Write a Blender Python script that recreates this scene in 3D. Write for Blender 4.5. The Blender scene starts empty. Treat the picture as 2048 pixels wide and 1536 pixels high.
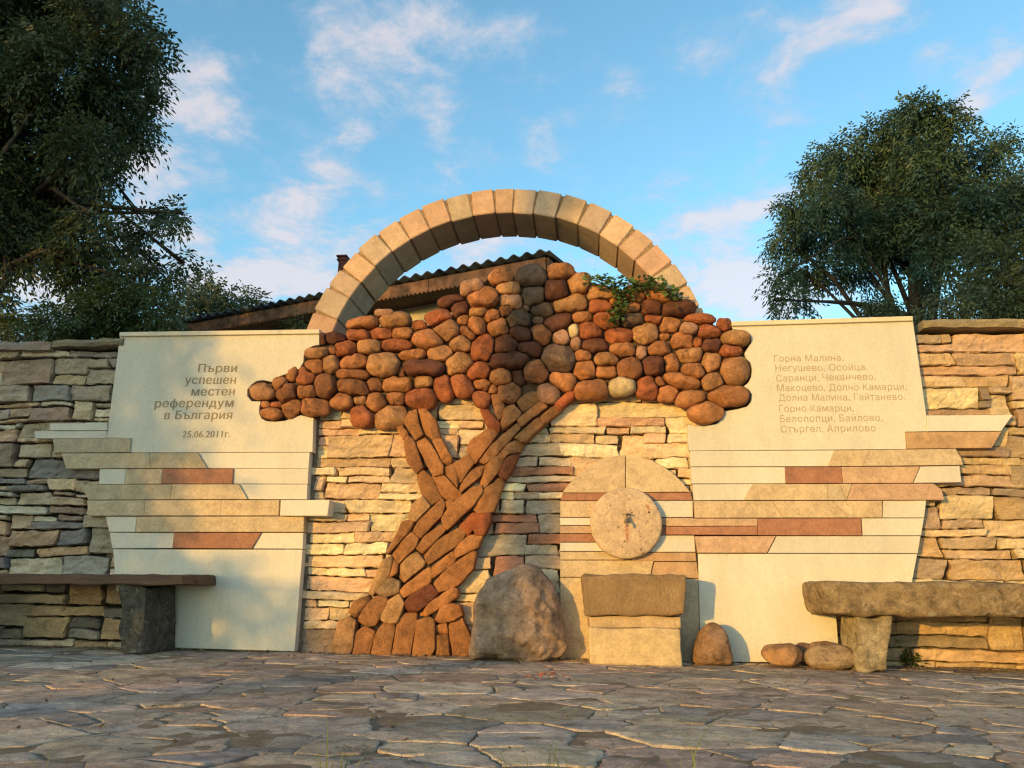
import bpy, bmesh, math, random
import numpy as np
from mathutils import Vector, Matrix, noise as mnoise, geometry as mgeo

random.seed(7)
RNG = np.random.default_rng(11)
SC = bpy.context.scene
COL = SC.collection

# ------------------------------------------------------------------ camera
F, CXP, CYP = 1538.0, 1024.0, 768.0
CAM_H, CAM_D = 0.45, 5.15
PITCH, YAW, ROLL = math.radians(14.5665), math.radians(-5.8685), math.radians(0.8122)
_f = Vector((math.sin(YAW) * math.cos(PITCH), math.cos(YAW) * math.cos(PITCH), math.sin(PITCH)))
_r = Vector((math.cos(YAW), -math.sin(YAW), 0))
_u = _r.cross(_f)
CR = _r * math.cos(ROLL) + _u * math.sin(ROLL)
CU = -_r * math.sin(ROLL) + _u * math.cos(ROLL)
CF = _f
CAM = Vector((0, -CAM_D, CAM_H))
cam_d = bpy.data.cameras.new('camera')
cam_d.sensor_width = 36
cam_d.lens = F / 2048 * 36
cam_d.clip_start, cam_d.clip_end = 0.05, 2000
cam_o = bpy.data.objects.new('camera', cam_d)
cam_o.matrix_world = Matrix(((CR.x, CU.x, -CF.x, CAM.x), (CR.y, CU.y, -CF.y, CAM.y), (CR.z, CU.z, -CF.z, CAM.z), (0, 0, 0, 1)))
COL.objects.link(cam_o)
SC.camera = cam_o

# ------------------------------------------------------------------ sun, sky, exposure
SUN_AZ, SUN_EL = math.radians(35), math.radians(6.5)
SDIR = Vector((math.sin(SUN_AZ) * math.cos(SUN_EL), math.cos(SUN_AZ) * math.cos(SUN_EL), -math.sin(SUN_EL)))   # way the light travels
sun_d = bpy.data.lights.new('sun', 'SUN')
sun_d.energy = 3.0
sun_d.angle = math.radians(0.5)
sun_d.color = (0.68, 0.375, 0.07)
sun_o = bpy.data.objects.new('sun', sun_d)
sun_o.rotation_euler = SDIR.to_track_quat('-Z', 'Y').to_euler()
sun_o.location = (-8, -12, 9)
COL.objects.link(sun_o)
SC.view_settings.view_transform = 'Standard'
SC.view_settings.look = 'None'
SC.view_settings.gamma = 1
SC.view_settings.use_curve_mapping = False
SC.view_settings.exposure = 1.15
SC.cycles.use_denoising = True
SC.cycles.filter_width = 1.2
SKY_STRENGTH = 0.15

def ray(px, py):
    return CR * ((px - CXP) / F) - CU * ((py - CYP) / F) + CF

def P(px, py, y=0.0):
    """point where the line of sight through a photo pixel meets the vertical plane at depth y"""
    d = ray(px, py)
    return CAM + d * ((y + CAM_D) / d.y)

def G(px, py, z=0.0):
    d = ray(px, py)
    return CAM + d * ((z - CAM_H) / d.z)

def build_world():
    w = bpy.data.worlds.new('World')
    SC.world = w
    w.use_nodes = True
    nt = w.node_tree
    N, L = nt.nodes, nt.links
    N.clear()
    def nd(t, **k):
        n = N.new(t)
        for a, b in k.items():
            setattr(n, a, b)
        return n
    def math_(op, a, b=None, clamp=False):
        n = nd('ShaderNodeMath', operation=op, use_clamp=clamp)
        for i, v in enumerate((a, b)):
            if v is None: continue
            if isinstance(v, (int, float)): n.inputs[i].default_value = v
            else: L.new(v, n.inputs[i])
        return n.outputs[0]
    out = nd('ShaderNodeOutputWorld')
    bg = nd('ShaderNodeBackground')
    bg.inputs[1].default_value = SKY_STRENGTH
    sky = nd('ShaderNodeTexSky', sky_type='NISHITA')
    sky.sun_disc = False
    sky.sun_elevation = SUN_EL
    sky.sun_rotation = math.pi + SUN_AZ
    sky.altitude = 600
    sky.air_density = 1.0
    sky.dust_density = 1.0
    sky.ozone_density = 2.0
    # the low sun's sky, brought to the clear cyan blue of the evening
    tint = nd('ShaderNodeMix', data_type='RGBA', blend_type='MULTIPLY')
    tint.inputs[0].default_value = 1
    L.new(sky.outputs[0], tint.inputs[6])
    tint.inputs[7].default_value = SKY_TINT
    tc = nd('ShaderNodeTexCoord')
    sep = nd('ShaderNodeSeparateXYZ')
    L.new(tc.outputs['Generated'], sep.inputs[0])
    az = math_('ARCTAN2', sep.outputs[0], sep.outputs[1])
    el = math_('ARCSINE', sep.outputs[2])
    # clouds live on a flat layer high above: direction / (z + small)
    zz = math_('ADD', sep.outputs[2], 0.12)
    cx, cy = math_('DIVIDE', sep.outputs[0], zz), math_('DIVIDE', sep.outputs[1], zz)
    cmb = nd('ShaderNodeCombineXYZ')
    L.new(cx, cmb.inputs[0]); L.new(cy, cmb.inputs[1])
    def nz(scale, detail, rough, off, dist=0.0):
        mp = nd('ShaderNodeVectorMath', operation='ADD')
        L.new(cmb.outputs[0], mp.inputs[0]); mp.inputs[1].default_value = off
        n = nd('ShaderNodeTexNoise')
        n.inputs['Scale'].default_value = scale; n.inputs['Detail'].default_value = detail
        n.inputs['Roughness'].default_value = rough; n.inputs['Distortion'].default_value = dist
        L.new(mp.outputs[0], n.inputs['Vector'])
        return n.outputs[0]
    n1 = nz(6.5, 9, 0.66, (3.1, 1.7, 0), 0.25)
    n2 = nz(1.5, 4, 0.55, (7.7, 4.2, 0))
    # banks of cloud: azimuth, elevation, widths, weight
    tot = None
    def bank(a, e, sa, se, wt, tot):
        u = math_('MULTIPLY', math_('SUBTRACT', az, a), 1 / sa)
        v = math_('MULTIPLY', math_('SUBTRACT', el, e), 1 / se)
        q = math_('MULTIPLY', math_('ADD', math_('MULTIPLY', u, u), math_('MULTIPLY', v, v)), -1.0)
        g = math_('MULTIPLY', math_('EXPONENT', q), wt)
        return g if tot is None else math_('ADD', tot, g)
    for px, py, sx, sy, wt in CLOUDS:
        d = ray(px, py).normalized()
        a, e = math.atan2(d.x, d.y), math.asin(d.z)
        tot = bank(a, e, sx / F, sy / F, wt, tot)
    for b_ in ADDED_REAR_BANKS: tot = bank(*b_, tot)
    dens = math_('ADD', math_('ADD', math_('MULTIPLY', math_('SUBTRACT', n1, 0.5), 2.5), math_('MULTIPLY', math_('SUBTRACT', n2, 0.5), 1.2)), tot)
    mask = nd('ShaderNodeMapRange', interpolation_type='SMOOTHSTEP')
    L.new(dens, mask.inputs[0])
    mask.inputs[1].default_value = -0.02; mask.inputs[2].default_value = 0.80
    mask.inputs[3].default_value = 0; mask.inputs[4].default_value = 0.72
    # cloud colour: cool thin veils, warm pinkish white thick parts
    cr = nd('ShaderNodeValToRGB')
    L.new(dens, cr.inputs[0])
    cr.color_ramp.elements[0].position = 0.25; cr.color_ramp.elements[0].color = CLOUD_THIN
    cr.color_ramp.elements[1].position = 0.8; cr.color_ramp.elements[1].color = CLOUD_THICK
    mix = nd('ShaderNodeMix', data_type='RGBA')
    L.new(mask.outputs[0], mix.inputs[0]); L.new(tint.outputs[2], mix.inputs[6]); L.new(cr.outputs[0], mix.inputs[7])
    L.new(mix.outputs[2], bg.inputs[0]); L.new(bg.outputs[0], out.inputs[0])

SKY_TINT = (1.22, 1.54, 1.41, 1)
CLOUD_THIN = (1.75, 1.95, 2.3, 1)
CLOUD_THICK = (2.7, 2.35, 2.35, 1)
CLOUDS = [(400, 165, 90, 60, .5), (620, 410, 90, 40, .6), (560, 460, 90, 40, .4), (830, 110, 130, 70, .34), (1030, 60, 110, 60, .34), (880, 230, 50, 70, .42), (700, 190, 90, 70, .18), (1080, 230, 90, 50, .3), (560, 540, 190, 55, .65), (480, 590, 140, 45, .55), (430, 250, 90, 70, .4), (330, 210, 80, 70, .35), (1620, 90, 130, 45, .55), (1730, 30, 90, 35, .5), (1560, 140, 60, 25, .4), (1860, 100, 45, 18, .5), (1940, 215, 40, 24, .55), (1990, 140, 60, 25, .3), (1230, 140, 60, 45, .35), (1390, 440, 100, 30, .65), (1500, 415, 70, 28, .5), (1470, 545, 140, 60, .75), (1520, 610, 150, 44, .8), (1310, 500, 80, 30, .4), (80, 590, 160, 50, .8), (270, 360, 80, 70, .45), (300, 480, 90, 50, .35), (750, 80, 150, 80, .25), (760, 380, 60, 26, .35), (670, 340, 60, 20, .4), (1150, 320, 160, 30, .15), (960, 500, 150, 40, .5), (640, 60, 140, 60, .25), (1400, 90, 90, 40, .2)]
ADDED_REAR_BANKS = [(-2.4, 0.4, 0.8, 0.3, .8), (2.3, 0.45, 0.8, 0.3, .8), (1.5, 0.5, 0.4, 0.3, .4)]  # unseen cloud banks, added out of view to make the ambient light whiter
build_world()

# ------------------------------------------------------------------ materials
class NT:
    def __init__(s, name):
        s.m = bpy.data.materials.new(name); s.m.use_nodes = True
        s.N, s.L = s.m.node_tree.nodes, s.m.node_tree.links
        s.b = s.N['Principled BSDF']
        s.b.inputs['Specular IOR Level'].default_value = 0.25
        s.pos = s.N.new('ShaderNodeNewGeometry').outputs['Position']
    def n(s, t, **k):
        x = s.N.new(t)
        for a, b in k.items(): setattr(x, a, b)
        return x
    def noise(s, scale, detail=6, rough=0.6, dist=0.0, stretch=None):
        x = s.n('ShaderNodeTexNoise')
        x.inputs['Scale'].default_value = scale; x.inputs['Detail'].default_value = detail
        x.inputs['Roughness'].default_value = rough; x.inputs['Distortion'].default_value = dist
        v = s.pos
        if stretch:
            mp = s.n('ShaderNodeVectorMath', operation='MULTIPLY'); s.L.new(v, mp.inputs[0]); mp.inputs[1].default_value = stretch; v = mp.outputs[0]
        s.L.new(v, x.inputs['Vector'])
        return x.outputs[0]
    def vor(s, scale, feature='F1', stretch=None):
        x = s.n('ShaderNodeTexVoronoi', feature=feature)
        x.inputs['Scale'].default_value = scale
        s.L.new(s.pos, x.inputs['Vector'])
        return x.outputs['Distance']
    def ramp(s, f, stops):
        x = s.n('ShaderNodeValToRGB')
        e = x.color_ramp.elements
        while len(e) < len(stops): e.new(0.5)
        for el, (p, c) in zip(e, stops):
            el.position = p; el.color = (c, c, c, 1) if isinstance(c, (int, float)) else (*c, 1)
        s.L.new(f, x.inputs[0])
        return x.outputs[0]
    def mix(s, f, a, b, mode='MIX'):
        x = s.n('ShaderNodeMix', data_type='RGBA', blend_type=mode)
        for i, v in ((0, f), (6, a), (7, b)):
            if isinstance(v, (int, float)): x.inputs[i].default_value = v
            elif isinstance(v, tuple): x.inputs[i].default_value = (*v, 1)
            else: s.L.new(v, x.inputs[i])
        return x.outputs[2]
    def math(s, op, a, b):
        x = s.n('ShaderNodeMath', operation=op)
        for i, v in enumerate((a, b)):
            if isinstance(v, (int, float)): x.inputs[i].default_value = v
            else: s.L.new(v, x.inputs[i])
        return x.outputs[0]
    def attr(s):
        x = s.n('ShaderNodeAttribute'); x.attribute_name = 'Col'
        return x.outputs['Color']
    def bump(s, h, strength, dist, prev=None):
        x = s.n('ShaderNodeBump')
        x.inputs['Strength'].default_value = strength; x.inputs['Distance'].default_value = dist
        s.L.new(h, x.inputs['Height'])
        if prev: s.L.new(prev, x.inputs['Normal'])
        return x.outputs[0]
    def done(s, col, rough=0.85, normal=None):
        if isinstance(col, tuple): s.b.inputs['Base Color'].default_value = (*col, 1)
        else: s.L.new(col, s.b.inputs['Base Color'])
        s.b.inputs['Roughness'].default_value = rough
        if normal: s.L.new(normal, s.b.inputs['Normal'])
        return s.m

def stone_mat(name, lo=0.62, hi=1.18, sc=9, fine=60, bump=0.5, bd=0.012, stain=0.35, stain_col=(0.08, 0.065, 0.05), pits=0.0, stretch=None, lichen=0.0, fv=1.0, patch=0.0, crack=0.0, spec=0.2):
    t = NT(name)
    t.b.inputs['Specular IOR Level'].default_value = spec
    c = t.attr()
    c = t.mix(1.0, c, t.ramp(t.noise(sc, 8, 0.65, 0.4, stretch), [(0.3, lo), (0.7, hi)]), 'MULTIPLY')
    c = t.mix(1.0, c, t.ramp(t.noise(fine * 1.6, 4, 0.7), [(0.3, 1 - 0.22 * fv), (0.7, 1 + 0.16 * fv)]), 'MULTIPLY')
    if stain: c = t.mix(t.math('MULTIPLY', t.ramp(t.noise(sc * 0.55, 9, 0.72, 1.0, stretch), [(0.55, 0.0), (0.75, 1.0)]), stain), c, stain_col)
    if lichen: c = t.mix(t.math('MULTIPLY', t.ramp(t.noise(26, 6, 0.6, 0.8), [(0.6, 0.0), (0.66, 1.0)]), lichen), c, (0.42, 0.40, 0.32))
    if patch:
        c = t.mix(1.0, c, t.ramp(t.noise(sc * 1.3, 12, 0.78, 0.6, stretch), [(0.44, 1 - patch), (0.50, 1.0), (0.62, 1.0), (0.66, 1 + patch * 0.7)]), 'MULTIPLY')
        c = t.mix(1.0, c, t.ramp(t.noise(fine * 4, 3, 0.8), [(0.35, 1 - patch * 0.7), (0.65, 1 + patch * 0.5)]), 'MULTIPLY')
    nb = t.bump(t.noise(sc * 2.2, 10, 0.72, 0.3, stretch), bump, bd)
    nb = t.bump(t.noise(fine * 2, 6, 0.75), bump * 0.9, bd * 0.4, nb)
    if crack:
        wp = t.n('ShaderNodeVectorMath', operation='MULTIPLY_ADD')
        nn = t.n('ShaderNodeTexNoise'); nn.inputs['Scale'].default_value = 7; nn.inputs['Detail'].default_value = 6
        t.L.new(t.pos, nn.inputs['Vector']); t.L.new(nn.outputs['Color'], wp.inputs[0]); wp.inputs[1].default_value = (0.22, 0.22, 0.22); t.L.new(t.pos, wp.inputs[2])
        vx = t.n('ShaderNodeTexVoronoi', feature='DISTANCE_TO_EDGE'); vx.inputs['Scale'].default_value = 5.5
        t.L.new(wp.outputs[0], vx.inputs['Vector'])
        line = t.math('MULTIPLY', t.ramp(vx.outputs['Distance'], [(0.0, 1.0), (0.022, 0.0)]), t.ramp(t.noise(5, 4, 0.6), [(0.48, 0.0), (0.56, 1.0)]))
        c = t.mix(t.math('MULTIPLY', line, crack), c, (0.05, 0.03, 0.02))
        nb = t.bump(t.math('SUBTRACT', 1.0, line), 0.7 * crack, 0.01, nb)
    if pits:
        pv = t.ramp(t.math('ADD', t.vor(fine * 1.1), t.math('MULTIPLY', t.noise(16, 3, 0.6), 0.55)), [(0.32, 0.0), (0.42, 1.0)])
        c = t.mix(t.math('MULTIPLY', t.math('SUBTRACT', 1.0, pv), pits), c, (0.10, 0.06, 0.035))
        nb = t.bump(pv, 0.8 * pits, 0.006, nb)
    return t.done(c, 0.9, nb)

M = {}
M['boulder'] = stone_mat('boulder_stone', 0.55, 1.28, 9, 60, 0.8, 0.016, 0.4, (0.06, 0.03, 0.02), 0.35, patch=0.28, crack=0.6)
M['trunk'] = stone_mat('trunk_stone', 0.62, 1.2, 10, 55, 0.9, 0.018, 0.45, (0.07, 0.045, 0.03), 0.15, patch=0.25, crack=0.4)
M['wall'] = stone_mat('wall_stone', 0.66, 1.2, 8, 50, 0.7, 0.016, 0.3, (0.10, 0.085, 0.065), 0.0, (0.5, 1, 1.7), patch=0.16)
M['pale'] = stone_mat('pale_limestone', 0.90, 1.06, 3.2, 40, 0.16, 0.004, 0.42, (0.44, 0.39, 0.29), 0.0, (1, 1, 0.3), 0, 0.4, patch=0.045)
M['rough_slab'] = stone_mat('rough_slab_stone', 0.78, 1.14, 10, 55, 0.42, 0.007, 0.22, (0.22, 0.17, 0.11), patch=0.12)
M['arch'] = stone_mat('arch_stone', 0.82, 1.1, 6, 60, 0.22, 0.006, 0.22, (0.28, 0.2, 0.12), 0.6, None, 0, 0.7, patch=0.12)
M['millstone'] = stone_mat('millstone_stone', 0.78, 1.14, 8, 30, 0.8, 0.010, 0.2, (0.2, 0.13, 0.08), 1.0, patch=0.15)
M['rock'] = stone_mat('rock_stone', 0.55, 1.35, 9, 50, 1.0, 0.03, 0.5, (0.09, 0.075, 0.065), 0.3, patch=0.3, crack=0.5)
M['bench_stone'] = stone_mat('bench_stone', 0.45, 1.35, 14, 70, 1.0, 0.02, 0.75, (0.06, 0.04, 0.025), 0.35, None, 0.6, patch=0.3)
M['paving'] = stone_mat('paving_stone', 0.62, 1.25, 8, 45, 1.0, 0.010, 0.35, (0.13, 0.10, 0.075), patch=0.28, crack=0.5, spec=0.08)
M['mortar'] = stone_mat('mortar', 0.6, 1.2, 14, 70, 0.9, 0.02, 0.4, (0.05, 0.04, 0.03))
M['plank'] = stone_mat('weathered_plank', 0.5, 1.3, 10, 60, 0.6, 0.01, 0.5, (0.03, 0.022, 0.016), 0.0, (0.25, 1, 3))
def trough_mat():
    t = NT('chiselled_trough_stone')
    c = t.attr()
    c = t.mix(1.0, c, t.ramp(t.noise(7, 8, 0.65, 0.4), [(0.3, 0.75), (0.7, 1.15)]), 'MULTIPLY')
    ch = t.noise(62, 7, 0.75, 2.2, (1.0, 0.5, 0.42))
    c = t.mix(1.0, c, t.ramp(ch, [(0.35, 0.8), (0.65, 1.14)]), 'MULTIPLY')
    nb = t.bump(ch, 1.0, 0.04)
    nb = t.bump(t.noise(90, 5, 0.7), 0.5, 0.004, nb)
    return t.done(c, 0.92, nb)
M['trough'] = trough_mat()
def simple(name, col, rough=0.8, var=0.25, sc=30, bump=0.3, metal=0.0):
    t = NT(name)
    c = t.mix(1.0, tuple(col), t.ramp(t.noise(sc, 6, 0.65), [(0.3, 1 - var), (0.7, 1 + var)]), 'MULTIPLY')
    t.b.inputs['Metallic'].default_value = metal
    return t.done(c, rough, t.bump(t.noise(sc * 2, 5, 0.6), bump, 0.006))
M['letter'] = simple('letter_groove_shade', (0.25, 0.20, 0.14), 0.9, 0.2, 60)  # flat letters; groove shade and dirt put into the darker colour
M['letter_faint'] = simple('faint_letter_groove_shade', (0.38, 0.30, 0.19), 0.9, 0.2, 60)  # same flat lettering, its groove shade painted in more faintly
M['rust'] = simple('rust_stain', (0.36, 0.10, 0.025), 0.9, 0.3, 60)
M['brass'] = simple('tap_metal', (0.34, 0.26, 0.18), 0.35, 0.3, 60, 0.2, 0.9)
M['bark'] = simple('bark', (0.05, 0.04, 0.032), 0.95, 0.4, 14, 1.0)
M['roof'] = simple('corrugated_roof', (0.07, 0.085, 0.11), 0.6, 0.4, 8)
M['fascia'] = simple('fascia_board', (0.21, 0.105, 0.06), 0.85, 0.7, 7)
M['soffit'] = simple('soffit_board', (0.06, 0.045, 0.035), 0.9, 0.3, 9)
M['plaster'] = simple('house_plaster', (0.55, 0.47, 0.34), 0.9, 0.25, 5)
M['brick'] = simple('chimney_brick', (0.16, 0.05, 0.04), 0.9, 0.4, 25)
M['soil'] = simple('soil', (0.11, 0.09, 0.065), 0.95, 0.4, 6, 0.8)
M['grass'] = simple('grass_blade', (0.10, 0.13, 0.035), 0.7, 0.5, 12)
M['straw'] = simple('dry_twig', (0.30, 0.10, 0.06), 0.85, 0.4, 40)
def leaf_mat(name, a, b, trans=0.25):
    t = NT(name)
    c = t.mix(t.ramp(t.noise(1.6, 5, 0.7), [(0.35, 0.0), (0.68, 1.0)]), a, b)
    c = t.mix(1.0, c, t.ramp(t.noise(28, 3, 0.7), [(0.3, 0.6), (0.7, 1.35)]), 'MULTIPLY')
    m = t.done(c, 0.5)
    t.b.inputs['Specular IOR Level'].default_value = 0.3
    tr = t.n('ShaderNodeBsdfTranslucent'); t.L.new(c, tr.inputs[0])
    ms = t.n('ShaderNodeMixShader'); ms.inputs[0].default_value = trans
    t.L.new(t.b.outputs[0], ms.inputs[1]); t.L.new(tr.outputs[0], ms.inputs[2])
    t.L.new(ms.outputs[0], t.N['Material Output'].inputs[0])
    return m
M['leaf_dark'] = leaf_mat('dark_tree_leaf', (0.045, 0.07, 0.035), (0.09, 0.105, 0.038))
M['leaf_blue'] = leaf_mat('ash_tree_leaf', (0.05, 0.10, 0.07), (0.085, 0.125, 0.06))
M['leaf_olive'] = leaf_mat('olive_tree_leaf', (0.075, 0.105, 0.05), (0.13, 0.13, 0.05))
M['leaf_bush'] = leaf_mat('bush_leaf', (0.05, 0.08, 0.025), (0.10, 0.11, 0.03))
M['leaf_far'] = leaf_mat('far_tree_leaf', (0.05, 0.08, 0.045), (0.08, 0.10, 0.045))
M['leaf_ivy'] = leaf_mat('ivy_leaf', (0.08, 0.17, 0.05), (0.14, 0.20, 0.06))

# ------------------------------------------------------------------ mesh helpers
def mesh_obj(name, verts, faces, mat, parent=None, smooth=True, cols=None, origin=None):
    """one mesh object; verts in world space, origin = where its own origin sits"""
    v = np.asarray(verts, dtype=np.float64).reshape(-1, 3)
    o0 = np.array(origin if origin is not None else v.mean(axis=0))
    me = bpy.data.meshes.new(name)
    if isinstance(faces, np.ndarray):
        n, k = faces.shape
        me.vertices.add(len(v)); me.vertices.foreach_set('co', (v - o0).astype(np.float32).ravel())
        me.loops.add(n * k); me.loops.foreach_set('vertex_index', faces.astype(np.int32).ravel())
        me.polygons.add(n); me.polygons.foreach_set('loop_start', np.arange(0, n * k, k, dtype=np.int32))
        try: me.polygons.foreach_set('loop_total', np.full(n, k, dtype=np.int32))
        except Exception: pass
        me.update(calc_edges=True)
    else:
        me.from_pydata([tuple(p) for p in (v - o0)], [], faces)
    me.polygons.foreach_set('use_smooth', np.full(len(me.polygons), bool(smooth)))
    if cols is not None:
        c = np.asarray(cols, dtype=np.float32)
        if c.ndim == 1: c = np.tile(c[:3], (len(v), 1))
        a = me.color_attributes.new('Col', 'FLOAT_COLOR', 'POINT')
        a.data.foreach_set('color', np.concatenate([c, np.ones((len(c), 1), np.float32)], axis=1).ravel())
    me.materials.append(mat)
    ob = bpy.data.objects.new(name, me)
    COL.objects.link(ob)
    if parent is not None:
        ob.parent = parent
        base = parent.matrix_world.translation if parent.get('_o') is None else Vector(parent['_o'])
        ob.location = Vector(o0) - base
    else:
        ob.location = o0
    ob['_o'] = list(map(float, o0))
    return ob

def thing(name, label, cat, loc, group=None):
    o = bpy.data.objects.new(name, None)
    o.empty_display_size = 0.1
    COL.objects.link(o)
    o.location = loc; o['_o'] = [float(c) for c in loc]
    return tag(o, label, cat, group)

def tag(o, label=None, cat=None, group=None, kind=None):
    if label: o['label'] = label
    if cat: o['category'] = cat
    if group: o['group'] = group
    if kind: o['kind'] = kind
    return o

def fbm(p, sc, seed=0.0, oct=3):
    return mnoise.fractal(Vector((p[0] * sc + seed, p[1] * sc - seed * 0.7, p[2] * sc + seed * 0.3)), 1.0, 2.0, oct)

def jit(c, v=0.14):
    k = 1 + random.uniform(-v, v)
    return tuple(max(0.01, ch * k * (1 + random.uniform(-v, v) * 0.2)) for ch in c)

class MB:
    def __init__(s): s.v, s.f, s.c = [], [], []
    def add(s, verts, faces, col=None):
        b = len(s.v)
        s.v += [tuple(p) for p in verts]; s.f += [tuple(i + b for i in f) for f in faces]
        if col is not None: s.c += [col] * len(verts)
    def build(s, name, mat, parent=None, smooth=True, origin=None):
        return mesh_obj(name, s.v, s.f, mat, parent, smooth, s.c if s.c else None, origin)

def lump_mesh(outline, y0, df, db, prof='dome', seed=0.0, amp=0.05, facets=2, rings=9):
    """closed stone: outline = list of Vectors on (about) the plane y0; front bulges df towards the viewer, back goes db into the wall"""
    n = len(outline)
    c = sum(outline, Vector()) / n
    size = math.sqrt(sum((p - c).length_squared for p in outline) / n)
    if prof == 'dome':
        fr = [(math.cos(a) ** 0.62, math.sin(a) ** 0.85) for a in [i * (math.pi / 2) / rings for i in range(rings)]]
    else:
        fr = [(1.0, 0.0), (1.0, 0.5), (0.998, 0.84), (0.988, 0.93), (0.965, 0.98), (0.9, 1.0), (0.7, 1.02), (0.45, 1.04), (0.2, 1.05)]
    bk = [(0.95, 0.35), (0.8, 0.7), (0.45, 0.95)]
    verts, faces = [], []
    for s, d in list(reversed([(a, -b * db) for a, b in bk])) + [(a, b * df) for a, b in fr]:
        for p in outline:
            q = c + (p - c) * s
            verts.append(Vector((q.x, y0 - d, q.z)))
    nr = len(bk) + len(fr)
    for r in range(nr - 1):
        for i in range(n):
            a, b = r * n + i, r * n + (i + 1) % n
            faces.append((a, b, b + n, a + n))
    top = len(verts); verts.append(Vector((c.x, y0 - df * (1.0 if prof == 'dome' else 1.05), c.z)))
    for i in range(n): faces.append(((nr - 1) * n + i, (nr - 1) * n + (i + 1) % n, top))
    bot = len(verts); verts.append(Vector((c.x, y0 + db, c.z)))
    for i in range(n): faces.append(((i + 1) % n, i, bot))
    ctr = Vector((c.x, y0, c.z))
    # chipped flats
    rnd = random.Random(int(seed * 1000) + 5)
    planes = []
    for k in range(facets):
        a = rnd.uniform(0, 2 * math.pi); t = rnd.uniform(0.25, 1.0)
        nrm = Vector((math.cos(a) * t, -1 * rnd.uniform(0.5, 1.2), math.sin(a) * t)).normalized()
        ext = max((v - ctr).dot(nrm) for v in verts)
        planes.append((nrm, ext * rnd.uniform(0.70, 0.92)))
    for v in verts:
        for nrm, e in planes:
            ex = (v - ctr).dot(nrm) - e
            if ex > 0: v -= nrm * ex * 0.85
        if amp:
            dv = (v - ctr)
            k = fbm(v, 1.6 / max(size, 0.02) * 0.8, seed, 3) * amp * size
            v += dv.normalized() * k
    return verts, faces

def resample(poly, step):
    out = []
    n = len(poly)
    for i in range(n):
        a, b = poly[i], poly[(i + 1) % n]
        k = max(1, round((b - a).length / step))
        for j in range(k): out.append(a.lerp(b, j / k))
    return out

def chaikin(poly, it=1, q=0.25):
    for _ in range(it):
        out = []
        for i in range(len(poly)):
            a, b = poly[i], poly[(i + 1) % len(poly)]
            out += [a.lerp(b, q), a.lerp(b, 1 - q)]
        poly = out
    return poly

def inset2(pts, e):
    """move a polygon of (x, z) pairs inward by e"""
    n = len(pts)
    area = sum(pts[i][0] * pts[(i + 1) % n][1] - pts[(i + 1) % n][0] * pts[i][1] for i in range(n))
    sg = 1 if area > 0 else -1
    out = []
    for i in range(n):
        p0, p1, p2 = pts[i - 1], pts[i], pts[(i + 1) % n]
        d1 = Vector((p1[0] - p0[0], p1[1] - p0[1])); d2 = Vector((p2[0] - p1[0], p2[1] - p1[1]))
        if d1.length < 1e-9 or d2.length < 1e-9: out.append(p1); continue
        d1.normalize(); d2.normalize()
        n1 = Vector((-d1.y, d1.x)) * sg; n2 = Vector((-d2.y, d2.x)) * sg
        b = n1 + n2
        if b.length < 1e-6: out.append(p1); continue
        b.normalize()
        k = min(e / max(0.35, b.dot(n1)), e * 2.5)
        out.append((p1[0] + b.x * k, p1[1] + b.y * k))
    return out, sg

def slab_geo(pts, yf, yb, gap=0.0007, ch=0.0022):
    """cut slab: polygon of (x, z), front at yf, back at yb, small arris all round"""
    o, sg = inset2(pts, gap)
    i_, _ = inset2(o, ch)
    if sg > 0: o, i_ = o[::-1], i_[::-1]
    n = len(o)
    v = [(x, yf, z) for x, z in i_] + [(x, yf + ch * 0.8, z) for x, z in o] + [(x, yb, z) for x, z in o]
    f = []
    tri = mgeo.tessellate_polygon([[Vector((x, z, 0)) for x, z in i_]])
    for t in tri:
        a, b, c = (Vector((i_[k][0], i_[k][1])) for k in t)
        cr = (b - a).cross(c - a)
        f.append(tuple(t) if cr > 0 else tuple(reversed(t)))
    for r in range(2):
        for k in range(n):
            a, b = r * n + k, r * n + (k + 1) % n
            f.append((a, b, b + n, a + n))
    tri_b = [tuple(2 * n + k for k in reversed(t)) for t in f[:len(tri)]]
    return v, f + tri_b

def fix_normals(ob):
    bm = bmesh.new(); bm.from_mesh(ob.data)
    bmesh.ops.recalc_face_normals(bm, faces=bm.faces)
    bm.to_mesh(ob.data); bm.free()

def box_mb(mb, lo, hi, col=None):
    x0, y0, z0 = lo; x1, y1, z1 = hi
    mb.add([(x0, y0, z0), (x1, y0, z0), (x1, y1, z0), (x0, y1, z0), (x0, y0, z1), (x1, y0, z1), (x1, y1, z1), (x0, y1, z1)],
           [(0, 3, 2, 1), (4, 5, 6, 7), (0, 1, 5, 4), (1, 2, 6, 5), (2, 3, 7, 6), (3, 0, 4, 7)], col)

def tube(mb, pts, rad, sides=8, col=None):
    pts = [Vector(p) for p in pts]
    vs, fs = [], []
    up = Vector((0.31, 0.17, 0.93))
    for i, p in enumerate(pts):
        t = (pts[min(i + 1, len(pts) - 1)] - pts[max(i - 1, 0)]).normalized()
        a = t.cross(up)
        if a.length < 1e-3: a = t.cross(Vector((1, 0, 0)))
        a.normalize(); b = t.cross(a)
        for k in range(sides):
            th = 2 * math.pi * k / sides
            vs.append(p + (a * math.cos(th) + b * math.sin(th)) * rad[i])
    for i in range(len(pts) - 1):
        for k in range(sides):
            a, b = i * sides + k, i * sides + (k + 1) % sides
            fs.append((a, b, b + sides, a + sides))
    fs.append(tuple(reversed(range(sides)))); fs.append(tuple((len(pts) - 1) * sides + k for k in range(sides)))
    mb.add(vs, fs, col)

def px_poly(lst, ox=0, oy=0, sc=1.0):
    return [(ox + x / sc, oy + y / sc) for x, y in lst]

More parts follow.
